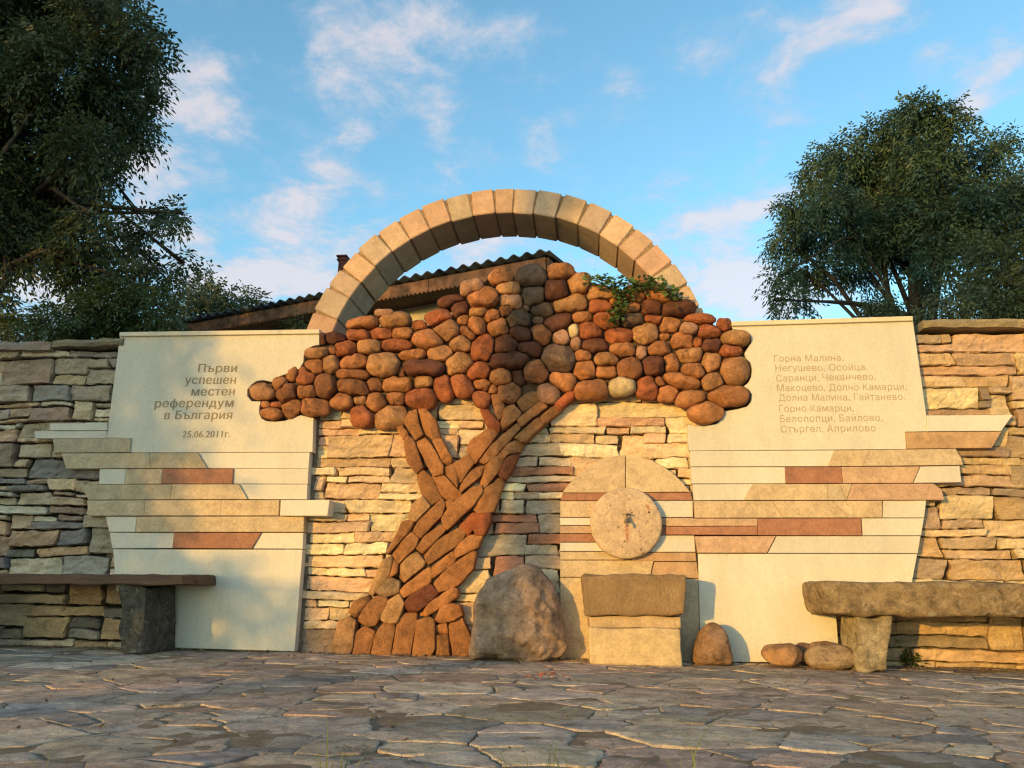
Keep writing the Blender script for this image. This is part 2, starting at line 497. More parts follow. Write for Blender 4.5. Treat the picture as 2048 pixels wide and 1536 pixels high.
# ------------------------------------------------------------------ ground and paving
def build_ground():
    g = MB(); S = 400
    n = 24
    g.add([(-S + 2 * S * i / n, -S + 2 * S * j / n, -0.03) for j in range(n + 1) for i in range(n + 1)],
          [(j * (n + 1) + i, j * (n + 1) + i + 1, (j + 1) * (n + 1) + i + 1, (j + 1) * (n + 1) + i) for j in range(n) for i in range(n)])
    tag(g.build('ground', M['soil'], smooth=False), kind='structure')
    X0, X1, Y0, Y1 = -7.2, 6.2, -4.75, 0.25
    bed = MB(); nx, ny = 260, 110
    vs = []
    for j in range(ny + 1):
        for i in range(nx + 1):
            x, y = X0 + (X1 - X0) * i / nx, Y0 + (Y1 - Y0) * j / ny
            vs.append((x, y, -0.0015 + 0.005 * fbm((x, y, 0), 2.2, 3.3, 3) + 0.003 * fbm((x, y, 0), 14, 5.3, 3)))
    bed.add(vs, [(j * (nx + 1) + i, j * (nx + 1) + i + 1, (j + 1) * (nx + 1) + i + 1, (j + 1) * (nx + 1) + i) for j in range(ny) for i in range(nx)], (0.32, 0.24, 0.16))
    tag(bed.build('paving_joints', M['mortar']), kind='structure')
    # crazy paving: cells of random size, drawn out along a slightly slanting direction
    rnd = random.Random(21)
    pal = [(0.48, 0.375, 0.275), (0.45, 0.36, 0.275), (0.53, 0.41, 0.30), (0.40, 0.335, 0.28), (0.60, 0.485, 0.37), (0.51, 0.37, 0.27), (0.36, 0.305, 0.26), (0.54, 0.39, 0.295), (0.50, 0.405, 0.325)]
    ca, sa, st = math.cos(0.2), math.sin(0.2), 1.3
    def fw(x, y): return ((x * ca + y * sa) / st, -x * sa + y * ca)
    def bw(u, v): return (u * st * ca - v * sa, u * st * sa + v * ca)
    pts, rad = [], []
    tries = 0
    while tries < 60000 and len(pts) < 1250:
        tries += 1
        x, y = rnd.uniform(X0, X1), rnd.uniform(Y0, Y1)
        r = rnd.choice([.06, .08, .11, .14, .17, .2])
        if tries > 9000: r = rnd.choice([.05, .07])
        p = fw(x, y)
        if all((p[0] - q[0]) ** 2 + (p[1] - q[1]) ** 2 > ((r + w) * .82) ** 2 for q, w in zip(pts, rad)):
            pts.append(p); rad.append(r)
    pv = MB()
    A = np.array(pts); Rr = np.array(rad)
    for i, (px, py) in enumerate(pts):
        d2 = (A[:, 0] - px) ** 2 + (A[:, 1] - py) ** 2
        idx = np.argsort(d2)[1:22]
        poly = [(px - .35, py - .35), (px + .35, py - .35), (px + .35, py + .35), (px - .35, py + .35)]
        for k in idx:
            qx, qy = pts[k]
            D = math.sqrt(d2[k]); h_ = (d2[k] + rad[i] ** 2 - rad[k] ** 2) / (2 * D)
            nx_, ny_ = (qx - px) / D, (qy - py) / D
            out = []
            for a in range(len(poly)):
                p, q = poly[a], poly[(a + 1) % len(poly)]
                dp = (p[0] - px) * nx_ + (p[1] - py) * ny_ - h_; dq = (q[0] - px) * nx_ + (q[1] - py) * ny_ - h_
                if dp <= 0: out.append(p)
                if (dp < 0) != (dq < 0) and dp != dq:
                    t = dp / (dp - dq); out.append((p[0] + (q[0] - p[0]) * t, p[1] + (q[1] - p[1]) * t))
            poly = out
            if len(poly) < 3: break
        if len(poly) < 3: continue
        o, sg = inset2([bw(*p) for p in poly], rnd.choice([.002, .003, .004, .006, .010]))
        V3 = resample([Vector((a, b, 0)) for a, b in o], 0.017)
        c = sum(V3, Vector()) / len(V3)
        pl = []
        for v in V3:
            k = 0.005 * fbm((v.x, v.y, 0), 7, 1.7, 3) + 0.013 * fbm((v.x, v.y, 1), 26, 7.1, 3)
            dv = (v - c)
            pl.append(v + dv.normalized() * k if dv.length > 0.05 else v)
        h = rnd.uniform(0.000, 0.0045); tx, ty = rnd.uniform(-.006, .006), rnd.uniform(-.007, .007)
        n = len(pl)
        vs, fs = [], []
        lv = [(1.0, -0.03), (1.0, h - 0.003), (0.992, h - .0006), (0.965, h), (0.8, h), (0.55, h), (0.3, h)]
        for s, z in lv:
            for v in pl:
                q = c + (v - c) * s
                zz = z + (q.x - c.x) * tx + (q.y - c.y) * ty
                if z > -.02: zz += 0.005 * fbm((q.x, q.y * 1.4, 0), 5, i * 1.3, 4)
                vs.append((q.x, q.y, zz))
        for r in range(len(lv) - 1):
            for a in range(n):
                p, q = r * n + a, r * n + (a + 1) % n
                fs.append((p, q, q + n, p + n) if sg > 0 else (q, p, p + n, q + n))
        vs.append((c.x, c.y, h + 0.007 * fbm((c.x, c.y * 1.4, 0), 5, i * 1.3, 4))); e = len(vs) - 1; b0 = (len(lv) - 1) * n
        for a in range(n): fs.append((b0 + a, b0 + (a + 1) % n, e) if sg > 0 else (b0 + (a + 1) % n, b0 + a, e))
        pv.add(vs, fs, jit(rnd.choice(pal), 0.16))
    tag(pv.build('paving', M['paving'], smooth=True), kind='structure')
build_ground()

# ------------------------------------------------------------------ rubble walls
def stone_wall(name, label, x0, x1, z1, rows, cw, spans, pal, gap, rough, seed, y0=0.0, colfn=None, body=(0.0, 0.42), mortar=(0.10, 0.08, 0.06)):
    rnd = random.Random(seed)
    root = thing(name, label, 'wall', ((x0 + x1) / 2, 0.2, 0))
    core = MB(); box_mb(core, (x0, y0 + 0.035, -0.1), (x1, y0 + body[1], z1), mortar)
    core.build('mortar_core', M['mortar'], root, smooth=False)
    zs = [-0.02]
    while zs[-1] < z1: zs.append(zs[-1] + rnd.uniform(*rows))
    k = z1 / zs[-1]; zs = [z * k for z in zs]
    nx, nz = int((x1 - x0) / cw), len(zs) - 1
    occ = np.zeros((nz, nx), bool)
    mb = MB()
    def warp(x, z):
        return (x + 0.022 * mnoise.noise(Vector((x * 2.3, z * 6, seed))) + 0.01 * mnoise.noise(Vector((x * 9, z * 9, seed + 5))),
                z + 0.02 * mnoise.noise(Vector((x * 1.9, z * 3, seed + 9))) + 0.006 * mnoise.noise(Vector((x * 8, z * 8, seed + 3))))
    for r in range(nz):
        c = 0
        while c < nx:
            if occ[r, c]: c += 1; continue
            w = rnd.choice(spans[0]); h = rnd.choices(spans[1], spans[2])[0]
            if h == 1 and rnd.random() < 0.4: w = int(w * 1.5)
            h = min(h, nz - r)
            ww = 0
            while ww < w and c + ww < nx and not occ[r:r + h, c + ww].any(): ww += 1
            if ww == 0: h = 1; ww = 1
            if nx - (c + ww) == 1 and not occ[r:r + h, c + ww].any(): ww += 1
            occ[r:r + h, c:c + ww] = True
            xa, xb, za, zb = x0 + (x1 - x0) * c / nx, x0 + (x1 - x0) * (c + ww) / nx, zs[r], zs[r + h]
            c += ww
            gx = gap * rnd.uniform(0.5, 1.6); gz = gap * rnd.uniform(0.4, 1.3)
            xa += gx; xb -= gx; za += gz; zb -= gz
            if xb - xa < 0.012 or zb - za < 0.01: continue
            jx = min(0.035, (zb - za) * 0.3)
            cj = [rnd.uniform(-jx, jx) * (1 if rnd.random() < .5 else .3) for _ in range(4)]; cz = [rnd.uniform(-.6, .6) * gap * 1.4 for _ in range(4)]
            mx, mz = max(4, min(22, int((xb - xa) / 0.019))), max(4, min(9, int((zb - za) / 0.017)))
            eu, ev = min(.2, 0.005 / (xb - xa)), min(.25, 0.005 / (zb - za))
            us = [0, eu] + [eu + (1 - 2 * eu) * i / (mx - 2) for i in range(1, mx - 2)] + [1 - eu, 1]
            vs_ = [0, ev] + [ev + (1 - 2 * ev) * i / (mz - 2) for i in range(1, mz - 2)] + [1 - ev, 1]
            slant = rnd.uniform(-.5, .5); prot = rnd.uniform(-0.012, 0.030) * rough; tilt = rnd.uniform(-.02, .02) * rough; sd = rnd.uniform(0, 90)
            vs, fs = [], []
            def pt(u, v):
                l = xa + cj[0] * (1 - v) + cj[1] * v; rr = xb + cj[2] * (1 - v) + cj[3] * v
                x = l + (rr - l) * u; z = za + cz[0] * (1 - u) + cz[1] * u + (zb - za + cz[2] * (1 - u) + cz[3] * u) * v
                return warp(x, z)
            # rounded corners: pull the corner of the grid in
            cr = min(0.5, 0.014 * (1 + rough * 0.5) / max(0.02, min(xb - xa, zb - za)))
            for j in range(mz + 1):
                for i in range(mx + 1):
                    u, v = us[i], vs_[j]
                    x, z = pt(u, v)
                    ed = min(u, 1 - u) * (xb - xa), min(v, 1 - v) * (zb - za)
                    edge = min(ed)
                    if i in (0, mx) and j in (0, mz):
                        xc, zc = pt(.5, .5); L = math.hypot(xc - x, zc - z); q = min(0.014, L * .3) * rnd.uniform(.4, 1.3)
                        x += (xc - x) / L * q; z += (zc - z) / L * q
                    elif i in (0, mx) or j in (0, mz):
                        q = 0.005 * rnd.uniform(-1, 1) + 0.012 * mnoise.noise(Vector((x * 18, z * 18, sd)))
                        if i in (0, mx): x += q * (1 if i == 0 else -1)
                        if j in (0, mz): z += 0.6 * q * (1 if j == 0 else -1)
                    n_ = 0.022 * rough * fbm((x, 0, z * 1.5), 6, sd, 4) + 0.010 * rough * fbm((x * .6, 0, z * 2.2), 22, sd, 3)
                    st = (z * 1.0 + x * slant + 0.01 * mnoise.noise(Vector((x * 9, sd, z * 9)))) / 0.03
                    n_ += 0.006 * rough * (st - math.floor(st))
                    y = y0 - prot - tilt * (u - .5) - n_ - 0.010
                    if i in (0, mx) or j in (0, mz): y += 0.011 * rnd.uniform(.6, 1.5)
                    vs.append((x, y, z))
            W_ = mx + 1
            for j in range(mz):
                for i in range(mx):
                    a = j * W_ + i; fs.append((a, a + 1, a + 1 + W_, a + W_))
            ring = [i for i in range(W_)] + [j * W_ + mx for j in range(1, mz + 1)] + [mz * W_ + i for i in range(mx - 1, -1, -1)] + [j * W_ for j in range(mz - 1, 0, -1)]
            b = len(vs)
            for q in ring: vs.append((vs[q][0], y0 + 0.05, vs[q][2]))
            for a in range(len(ring)):
                a2 = (a + 1) % len(ring); fs.append((ring[a2], ring[a], b + a, b + a2))
            col = rnd.choice(pal)
            if colfn: col = colfn((xa + xb) / 2, (za + zb) / 2, col, rnd)
            mb.add(vs, fs, jit(col, 0.17))
    ob = mb.build('stone_courses', M['wall'], root, False)
    return root

def coping_row(root, x0, x1, ztop, th, yf, yb, pal, seed, lens=(0.35, 0.8)):
    rnd = random.Random(seed)
    mb = MB(); x = x0
    while x < x1 - 0.02:
        w = min(rnd.uniform(*lens), x1 - x)
        if x1 - x - w < 0.15: w = x1 - x
        dz = rnd.uniform(-.012, .012); h = th * rnd.uniform(.8, 1.15); n = max(4, int(w / .05))
        vs, fs = [], []
        sec = [(yf, -h), (yf - .006, -h * .5), (yf + .008, 0), (yb, 0), (yb, -h)]
        for i in range(n + 1):
            xx = x + 0.004 + (w - 0.008) * i / n
            for (y, z) in sec:
                vs.append((xx, y + 0.03 * fbm((xx, y, z), 7, seed, 3) * (1 if y < 0.1 else 0), ztop + dz + z + 0.012 * fbm((xx, y, z), 5, seed + 2, 3)))
        k = len(sec)
        for i in range(n):
            for a in range(k): fs.append((i * k + a, i * k + (a + 1) % k, (i + 1) * k + (a + 1) % k, (i + 1) * k + a))
        fs.append(tuple(range(k - 1, -1, -1))); fs.append(tuple(n * k + a for a in range(k)))
        mb.add(vs, fs, jit(rnd.choice(pal), .2)); x += w
    ob = mb.build('coping', M['wall'], root, smooth=False)
    fix_normals(ob)

PAL_C = [(0.76, 0.54, 0.335), (0.70, 0.48, 0.295), (0.78, 0.61, 0.39), (0.62, 0.395, 0.24), (0.73, 0.47, 0.305), (0.63, 0.465, 0.305), (0.80, 0.65, 0.43)]
PAL_L = [(0.62, 0.48, 0.32), (0.50, 0.41, 0.30), (0.34, 0.30, 0.27), (0.52, 0.36, 0.235), (0.74, 0.62, 0.45), (0.36, 0.255, 0.19), (0.56, 0.42, 0.28), (0.22, 0.20, 0.19), (0.66, 0.58, 0.46), (0.40, 0.33, 0.24)]
PAL_R = [(0.56, 0.40, 0.23), (0.50, 0.34, 0.19), (0.60, 0.45, 0.27), (0.46, 0.33, 0.21), (0.56, 0.38, 0.25), (0.38, 0.28, 0.20), (0.64, 0.49, 0.30), (0.52, 0.33, 0.21)]
xl, xlp = P(-330, 1000).x, P(385, 1290).x
xc0, xc1 = P(560, 1290).x, P(1440, 1200).x
xr0, xr1 = P(1640, 1320).x, P(2420, 1000).x
z_l = P(120, 702).z
z_c = P(1020, 690).z
z_r = P(1950, 668).z
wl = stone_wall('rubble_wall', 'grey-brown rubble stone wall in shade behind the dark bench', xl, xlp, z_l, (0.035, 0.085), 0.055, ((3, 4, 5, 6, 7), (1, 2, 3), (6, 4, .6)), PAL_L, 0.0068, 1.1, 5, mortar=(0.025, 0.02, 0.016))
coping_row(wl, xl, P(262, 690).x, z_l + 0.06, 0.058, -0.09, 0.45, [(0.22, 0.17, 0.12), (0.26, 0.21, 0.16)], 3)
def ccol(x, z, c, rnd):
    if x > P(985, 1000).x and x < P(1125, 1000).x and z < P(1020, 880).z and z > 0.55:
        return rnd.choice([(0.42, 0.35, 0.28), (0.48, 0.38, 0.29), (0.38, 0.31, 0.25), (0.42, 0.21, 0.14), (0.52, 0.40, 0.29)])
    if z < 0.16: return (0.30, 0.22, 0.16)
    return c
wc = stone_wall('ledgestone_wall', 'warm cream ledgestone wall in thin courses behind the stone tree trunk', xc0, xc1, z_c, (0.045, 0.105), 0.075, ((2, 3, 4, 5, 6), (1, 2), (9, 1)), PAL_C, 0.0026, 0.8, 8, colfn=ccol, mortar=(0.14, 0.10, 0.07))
wr = stone_wall('rubble_wall', 'sunlit ochre ledgestone wall behind the stone slab bench', xr0, xr1, z_r, (0.045, 0.085), 0.065, ((3, 4, 5, 6, 7), (1, 2, 3), (7, 3, .6)), PAL_R, 0.0030, 0.75, 14, mortar=(0.13, 0.09, 0.05))
coping_row(wr, P(1836, 660).x, xr1, z_r + 0.072, 0.06, -0.07, 0.45, [(0.40, 0.28, 0.16), (0.34, 0.25, 0.15)], 6)

# ------------------------------------------------------------------ inscribed slab panels
PALE = (0.61, 0.56, 0.475); PALE2 = (0.60, 0.55, 0.465)
TAN = (0.56, 0.42, 0.265); TAN2 = (0.51, 0.395, 0.265); OLIVE = (0.45, 0.36, 0.245); RED = (0.37, 0.175, 0.11); PINK = (0.52, 0.34, 0.225); ORANGE = (0.48, 0.30, 0.17)
LAB = {PALE: None, PALE2: None, TAN: 'tan rough-faced slab', TAN2: 'grey-tan rough-faced slab', OLIVE: 'olive tan rough-faced slab', RED: 'dull red sandstone slab', PINK: 'pinkish tan sandstone slab', ORANGE: 'red-brown slab with flaked face'}

def panel(root, polys, ox, oy, sc, y_default):
    for name, poly, colr, dy in polys:
        pp = px_poly(poly, ox, oy, sc)
        yf = y_default - dy
        pts = []
        for a, b in pp:
            q = P(a, b, yf); pts.append((q.x, q.z))
        v, f = slab_geo(pts, yf, 0.03)
        ob = mesh_obj(name, v, f, M['pale'] if colr in (PALE, PALE2) else M['rough_slab'], root, False, jit(colr, 0.05))
        fix_normals(ob)
        if LAB.get(colr): ob['label'] = LAB[colr]

def glyph_contours(txt, shear):
    cu = bpy.data.curves.new('lettering', 'FONT')
    cu.body = txt; cu.size = 1.0; cu.shear = shear; cu.space_character = 1.06
    o = bpy.data.objects.new('lettering', cu)
    COL.objects.link(o)
    dg = bpy.context.evaluated_depsgraph_get()
    c2 = o.evaluated_get(dg).to_curve(dg)
    out = []
    for sp in c2.splines:
        pts = []
        if sp.type == 'BEZIER':
            n = len(sp.bezier_points)
            for i in range(n):
                p, q = sp.bezier_points[i], sp.bezier_points[(i + 1) % n]
                straight = (p.handle_right - p.co).cross(q.co - p.co).length < 1e-5 and (q.handle_left - q.co).cross(q.co - p.co).length < 1e-5
                k = 1 if straight else 5
                for j in range(k):
                    t = j / k; m = 1 - t
                    v = p.co * m ** 3 + p.handle_right * 3 * m * m * t + q.handle_left * 3 * m * t * t + q.co * t ** 3
                    pts.append((v.x, v.y))
        else:
            pts = [(v.co.x, v.co.y) for v in sp.points]
        cl = []
        for p in pts:
            if not cl or math.hypot(p[0] - cl[-1][0], p[1] - cl[-1][1]) > 1e-4: cl.append(p)
        if len(cl) > 2 and math.hypot(cl[0][0] - cl[-1][0], cl[0][1] - cl[-1][1]) < 1e-4: cl.pop()
        if len(cl) > 2: out.append(cl)
    o.to_curve_clear()
    COL.objects.unlink(o); bpy.data.objects.remove(o); bpy.data.curves.remove(cu)
    return out

def inscribe(root, lines, mat, ox, oy, sc, yf, bold, shear, capk):
    for txt, xa, ya, xb, yb in lines:
        cs = glyph_contours(txt, shear)
        A = P(ox + xa / sc, oy + ya / sc, yf); B = P(ox + xb / sc, oy + yb / sc, yf)
        x0, x1 = min(p[0] for c in cs for p in c), max(p[0] for c in cs for p in c)
        ux = (B - A) / (x1 - x0)
        y0, y1 = min(p[1] for c in cs for p in c), max(p[1] for c in cs for p in c)
        rows = 64
        mb = MB()
        segs = [(c[i], c[(i + 1) % len(c)]) for c in cs for i in range(len(c))]
        hh = (y1 - y0) / rows
        for r in range(rows):
            yc = y0 + (r + .5) * hh
            cr = []
            for (ax, ay), (bx, by) in segs:
                if (ay > yc) != (by > yc): cr.append((ax + (bx - ax) * (yc - ay) / (by - ay), 1 if by > ay else -1))
            cr.sort()
            w, iv = 0, []
            for x, d in cr:
                if w == 0: st = x
                w += d
                if w == 0 and x - st > 1e-4:
                    if iv and st - bold <= iv[-1][1]: iv[-1][1] = x + bold
                    else: iv.append([st - bold, x + bold])
            for xa_, xb_ in iv:
                q = [A + ux * (xx - x0) + Vector((0, 0, zz * capk)) for xx, zz in ((xa_, yc - hh / 2), (xb_, yc - hh / 2), (xb_, yc + hh / 2), (xa_, yc + hh / 2))]
                mb.add([(p.x, yf - 0.0008, p.z) for p in q], [(0, 1, 2, 3)])
        mb.build('lettering', mat, root, False)

A0, AS = (480, 500), 3.938
cutL = px_poly([(625, 660), (625, 745), (570, 758), (515, 785), (503, 830), (500, 880), (470, 935), (420, 950), (370, 975), (310, 995), (255, 1040), (180, 1025), (130, 1032), (90, 1060), (58, 1100), (58, 1150), (90, 1190), (165, 1192), (152, 1240), (152, 1285), (170, 1325), (205, 1345), (270, 1352), (350, 1345), (410, 1325), (480, 1300), (530, 1312), (580, 1325), (577, 1400), (572, 1592)], A0[0], A0[1], AS)
c5 = lambda pts: px_poly(pts, 0, 640, 2.2594)
left_up = [(239.5, 672), (638.7, 666)] + cutL + [(261, 905.4), (261, 876.5), (213, 875.6)]
pl = thing('inscribed_panel', 'pale limestone panel carved with a date, half in shade', 'panel', (P(420, 1300).x, -0.03, 0))
LP = [('slab', left_up, PALE, 0.0)]
L5 = [
 ('slab', [(225, 467), (485, 465), (483, 499), (225, 499)], PALE2, .012), ('slab', [(157, 502), (482, 500), (482, 534), (157, 536)], PALE2, .004),
 ('slab', [(238, 536), (592, 533), (587, 598), (245, 600)], OLIVE, .012), ('slab', [(275, 602), (676, 601), (680, 670), (300, 672)], TAN2, .012), ('slab', [(676, 601), (893, 600), (936, 670), (680, 670)], OLIVE, .016),
 ('slab', [(895, 600), (1400, 598), (1395, 671), (938, 670)], PALE, -.002),
 ('slab', [(450, 673), (570, 673), (562, 742), (447, 742)], PALE2, .004), ('slab', [(570, 673), (735, 672), (728, 740), (562, 742)], TAN2, .01), ('slab', [(735, 672), (1053, 671), (1050, 740), (728, 740)], RED, .012), ('slab', [(1055, 671), (1395, 671), (1391, 741), (1052, 740)], PALE, -.002),
 ('slab', [(362, 744), (778, 742), (768, 811), (398, 813)], OLIVE, .012), ('slab', [(778, 742), (1080, 742), (1118, 810), (768, 811)], TAN2, .014), ('slab', [(1082, 742), (1390, 742), (1387, 811), (1120, 810)], PALE, -.002),
 ('slab', [(393, 815), (655, 814), (650, 884), (398, 885)], TAN2, .012), ('slab', [(655, 814), (1000, 813), (997, 884), (650, 884)], TAN, .012), ('slab', [(1000, 813), (1262, 813), (1258, 884), (997, 884)], TAN, .014), ('slab', [(1268, 813), (1490, 813), (1480, 885), (1265, 885)], PALE, .045),
 ('slab', [(478, 888), (620, 888), (610, 958), (492, 958)], PALE2, 0), ('slab', [(620, 888), (1374, 887), (1372, 958), (610, 958)], TAN, .012),
 ('slab', [(495, 961), (787, 961), (780, 1031), (507, 1032)], PALE2, 0), ('slab', [(787, 961), (1180, 961), (1138, 1033), (780, 1031)], RED, .012), ('slab', [(1182, 961), (1371, 961), (1368, 1034), (1140, 1033)], PALE, 0),
 ('slab', [(510, 1036), (1368, 1037), (1331, 1498), (790, 1482), (790, 1225), (524, 1225)], PALE, 0),
]
panel(pl, LP, 0, 0, 1, -0.085)
panel(pl, L5, 0, 640, 2.2594, -0.085)
def coping_slab(root, p0, p1, p2, p3, yf, yb, colr):
    pts = [(P(a, b, yf).x, P(a, b, yf).z) for a, b in (p0, p1, p2, p3)]
    v, f = slab_geo(pts, yf, yb)
    fix_normals(mesh_obj('coping', v, f, M['pale'], root, False, colr))
coping_slab(pl, (238.5, 664), (560, 659.5), (560, 668), (238.5, 672.5), -0.105, 0.36, (0.60, 0.54, 0.42))
coping_slab(pl, (560, 659.5), (638.7, 658), (638.7, 667), (560, 668), -0.103, 0.36, (0.63, 0.56, 0.43))
pcore = MB(); q0, q1 = P(262, 1000), P(598, 1000)
box_mb(pcore, (P(370, 1280).x, -0.02, 0.0), (P(606, 1290).x, 0.34, P(430, 700).z + .1), (0.22, 0.17, 0.12))
box_mb(pcore, (P(268, 700).x, 0.02, 0.5), (P(645, 690).x, 0.345, P(430, 670).z - .005), (0.20, 0.145, 0.10))
pcore.build('backing', M['mortar'], pl, False)
inscribe(pl, [('Първи', 890, 342, 1485, 340), ('успешен', 690, 523, 1468, 519), ('местен', 788, 702, 1450, 697), ('референдум', 224, 884, 1430, 874), ('в България', 370, 1065, 1410, 1060)],
         M['letter'], 280, 700, 7.682, -0.0852, 0.022, 0.03, 0.086)
inscribe(pl, [('25.06.2011г.', 650, 1344, 1380, 1342)], M['letter'], 280, 700, 7.682, -0.0852, 0.020, 0.04, 0.066)

B0, BS = (980, 500), 3.7236
cutR = px_poly([(1475, 1440), (1475, 1300), (1540, 1312), (1605, 1312), (1690, 1292), (1735, 1245), (1750, 1200), (1840, 1185), (1915, 1165), (1945, 1125), (1948, 1075), (1930, 1040), (1890, 1015), (1925, 985), (1945, 945), (1952, 890), (1940, 840), (1912, 812), (1895, 770), (1915, 735), (1942, 695), (1945, 650), (1925, 615), (1880, 600), (1810, 590), (1802, 575)], B0[0], B0[1], BS)
c6 = lambda pts: px_poly(pts, 1370, 620, 2.1327)
right_up = cutR + [(1464, 651.5)] + c6([(973, 45), (1030, 447), (1032, 518), (940, 520), (945, 594)]) + [(1378.5, 901.5)]
pr = thing('inscribed_panel', 'sunlit cream limestone panel carved with eight lines of village names', 'panel', (P(1600, 1320).x, -0.03, 0))
panel(pr, [('slab', right_up, PALE, 0.0)], 0, 0, 1, -0.085)
R6 = [
 ('slab', [(1032, 449), (1400, 447), (1350, 516), (1034, 518)], PALE, .012), ('slab', [(942, 521), (1350, 518), (1310, 588), (949, 592)], ORANGE, .015),
 ('slab', [(22, 601), (640, 598), (610, 667), (25, 668)], PALE, 0), ('slab', [(640, 598), (790, 597), (760, 666), (610, 667)], TAN, .010), ('slab', [(790, 597), (1155, 591), (1178, 628), (1188, 661), (760, 666)], TAN2, .012),
 ('slab', [(25, 670), (427, 670), (430, 740), (30, 741)], PALE, 0), ('slab', [(427, 670), (668, 669), (675, 739), (430, 740)], RED, .012), ('slab', [(668, 669), (1003, 667), (972, 738), (675, 739)], PINK, .014), ('slab', [(1005, 667), (1172, 664), (1180, 735), (974, 738)], PALE2, .006),
 ('slab', [(32, 743), (290, 742), (252, 811), (38, 812)], PALE, 0), ('slab', [(290, 742), (610, 742), (610, 811), (252, 811)], TAN, .012), ('slab', [(610, 742), (660, 741), (689, 811), (610, 811)], TAN2, .008), ('slab', [(660, 741), (712, 741), (690, 810)], TAN, .012), ('slab', [(713, 741), (1060, 740), (1095, 765), (1108, 810), (691, 811)], PINK, .012),
 ('slab', [(38, 814), (372, 814), (422, 886), (42, 887)], TAN, .012), ('slab', [(372, 814), (630, 814), (695, 886), (422, 886)], TAN, .015), ('slab', [(630, 814), (842, 813), (840, 886), (695, 886)], TAN, .012), ('slab', [(844, 813), (1030, 812), (1021, 886), (842, 886)], PALE, 0),
 ('slab', [(-80, 889), (310, 889), (309, 921), (-80, 922)], PINK, .012), ('slab', [(-80, 924), (309, 922), (308, 960), (-80, 958)], RED, .014), ('slab', [(310, 889), (750, 888), (755, 962), (309, 961)], RED, .012), ('slab', [(753, 888), (1020, 888), (1008, 962), (757, 962)], PALE, 0),
 ('slab', [(42, 965), (388, 964), (350, 1036), (54, 1036)], PINK, .012), ('slab', [(390, 964), (1006, 964), (994, 1038), (352, 1037)], PALE, 0),
 ('slab', [(56, 1039), (992, 1040), (970, 1155), (970, 1240), (640, 1240), (655, 1420), (652, 1502), (66, 1502)], PALE, 0),
]
panel(pr, R6, 1370, 620, 2.1327, -0.085)
coping_slab(pr, (1463.5, 642.5), (1825.8, 631.7), (1826.5, 641), (1463.5, 651.5), -0.105, 0.36, (0.64, 0.55, 0.40))
rcore = MB()
box_mb(rcore, (P(1404, 1300).x, -0.02, 0.0), (P(1675, 1310).x, 0.34, P(1600, 900).z), (0.22, 0.16, 0.10))
box_mb(rcore, (P(1388, 800).x, 0.02, 0.5), (P(1815, 700).x, 0.345, P(1600, 650).z - .02), (0.24, 0.17, 0.11))
rcore.build('backing', M['mortar'], pr, False)
inscribe(pr, [('Горна Малина,', 110, 203, 945, 190), ('Негушево, Осойца,', 128, 318, 1235, 303), ('Саранци, Чеканчево,', 138, 440, 1335, 418), ('Макоцево, Долно Камарци,', 148, 558, 1705, 538),
              ('Долна Малина, Гайтанево,', 165, 676, 1690, 662), ('Горно Камарци,', 172, 806, 1070, 798), ('Белопопци, Байлово,', 182, 931, 1420, 915), ('Стъргел, Априлово', 192, 1055, 1335, 1040)],
         M['letter_faint'], 1530, 690, 6.0235, -0.0852, 0.0, 0.0, 0.064)

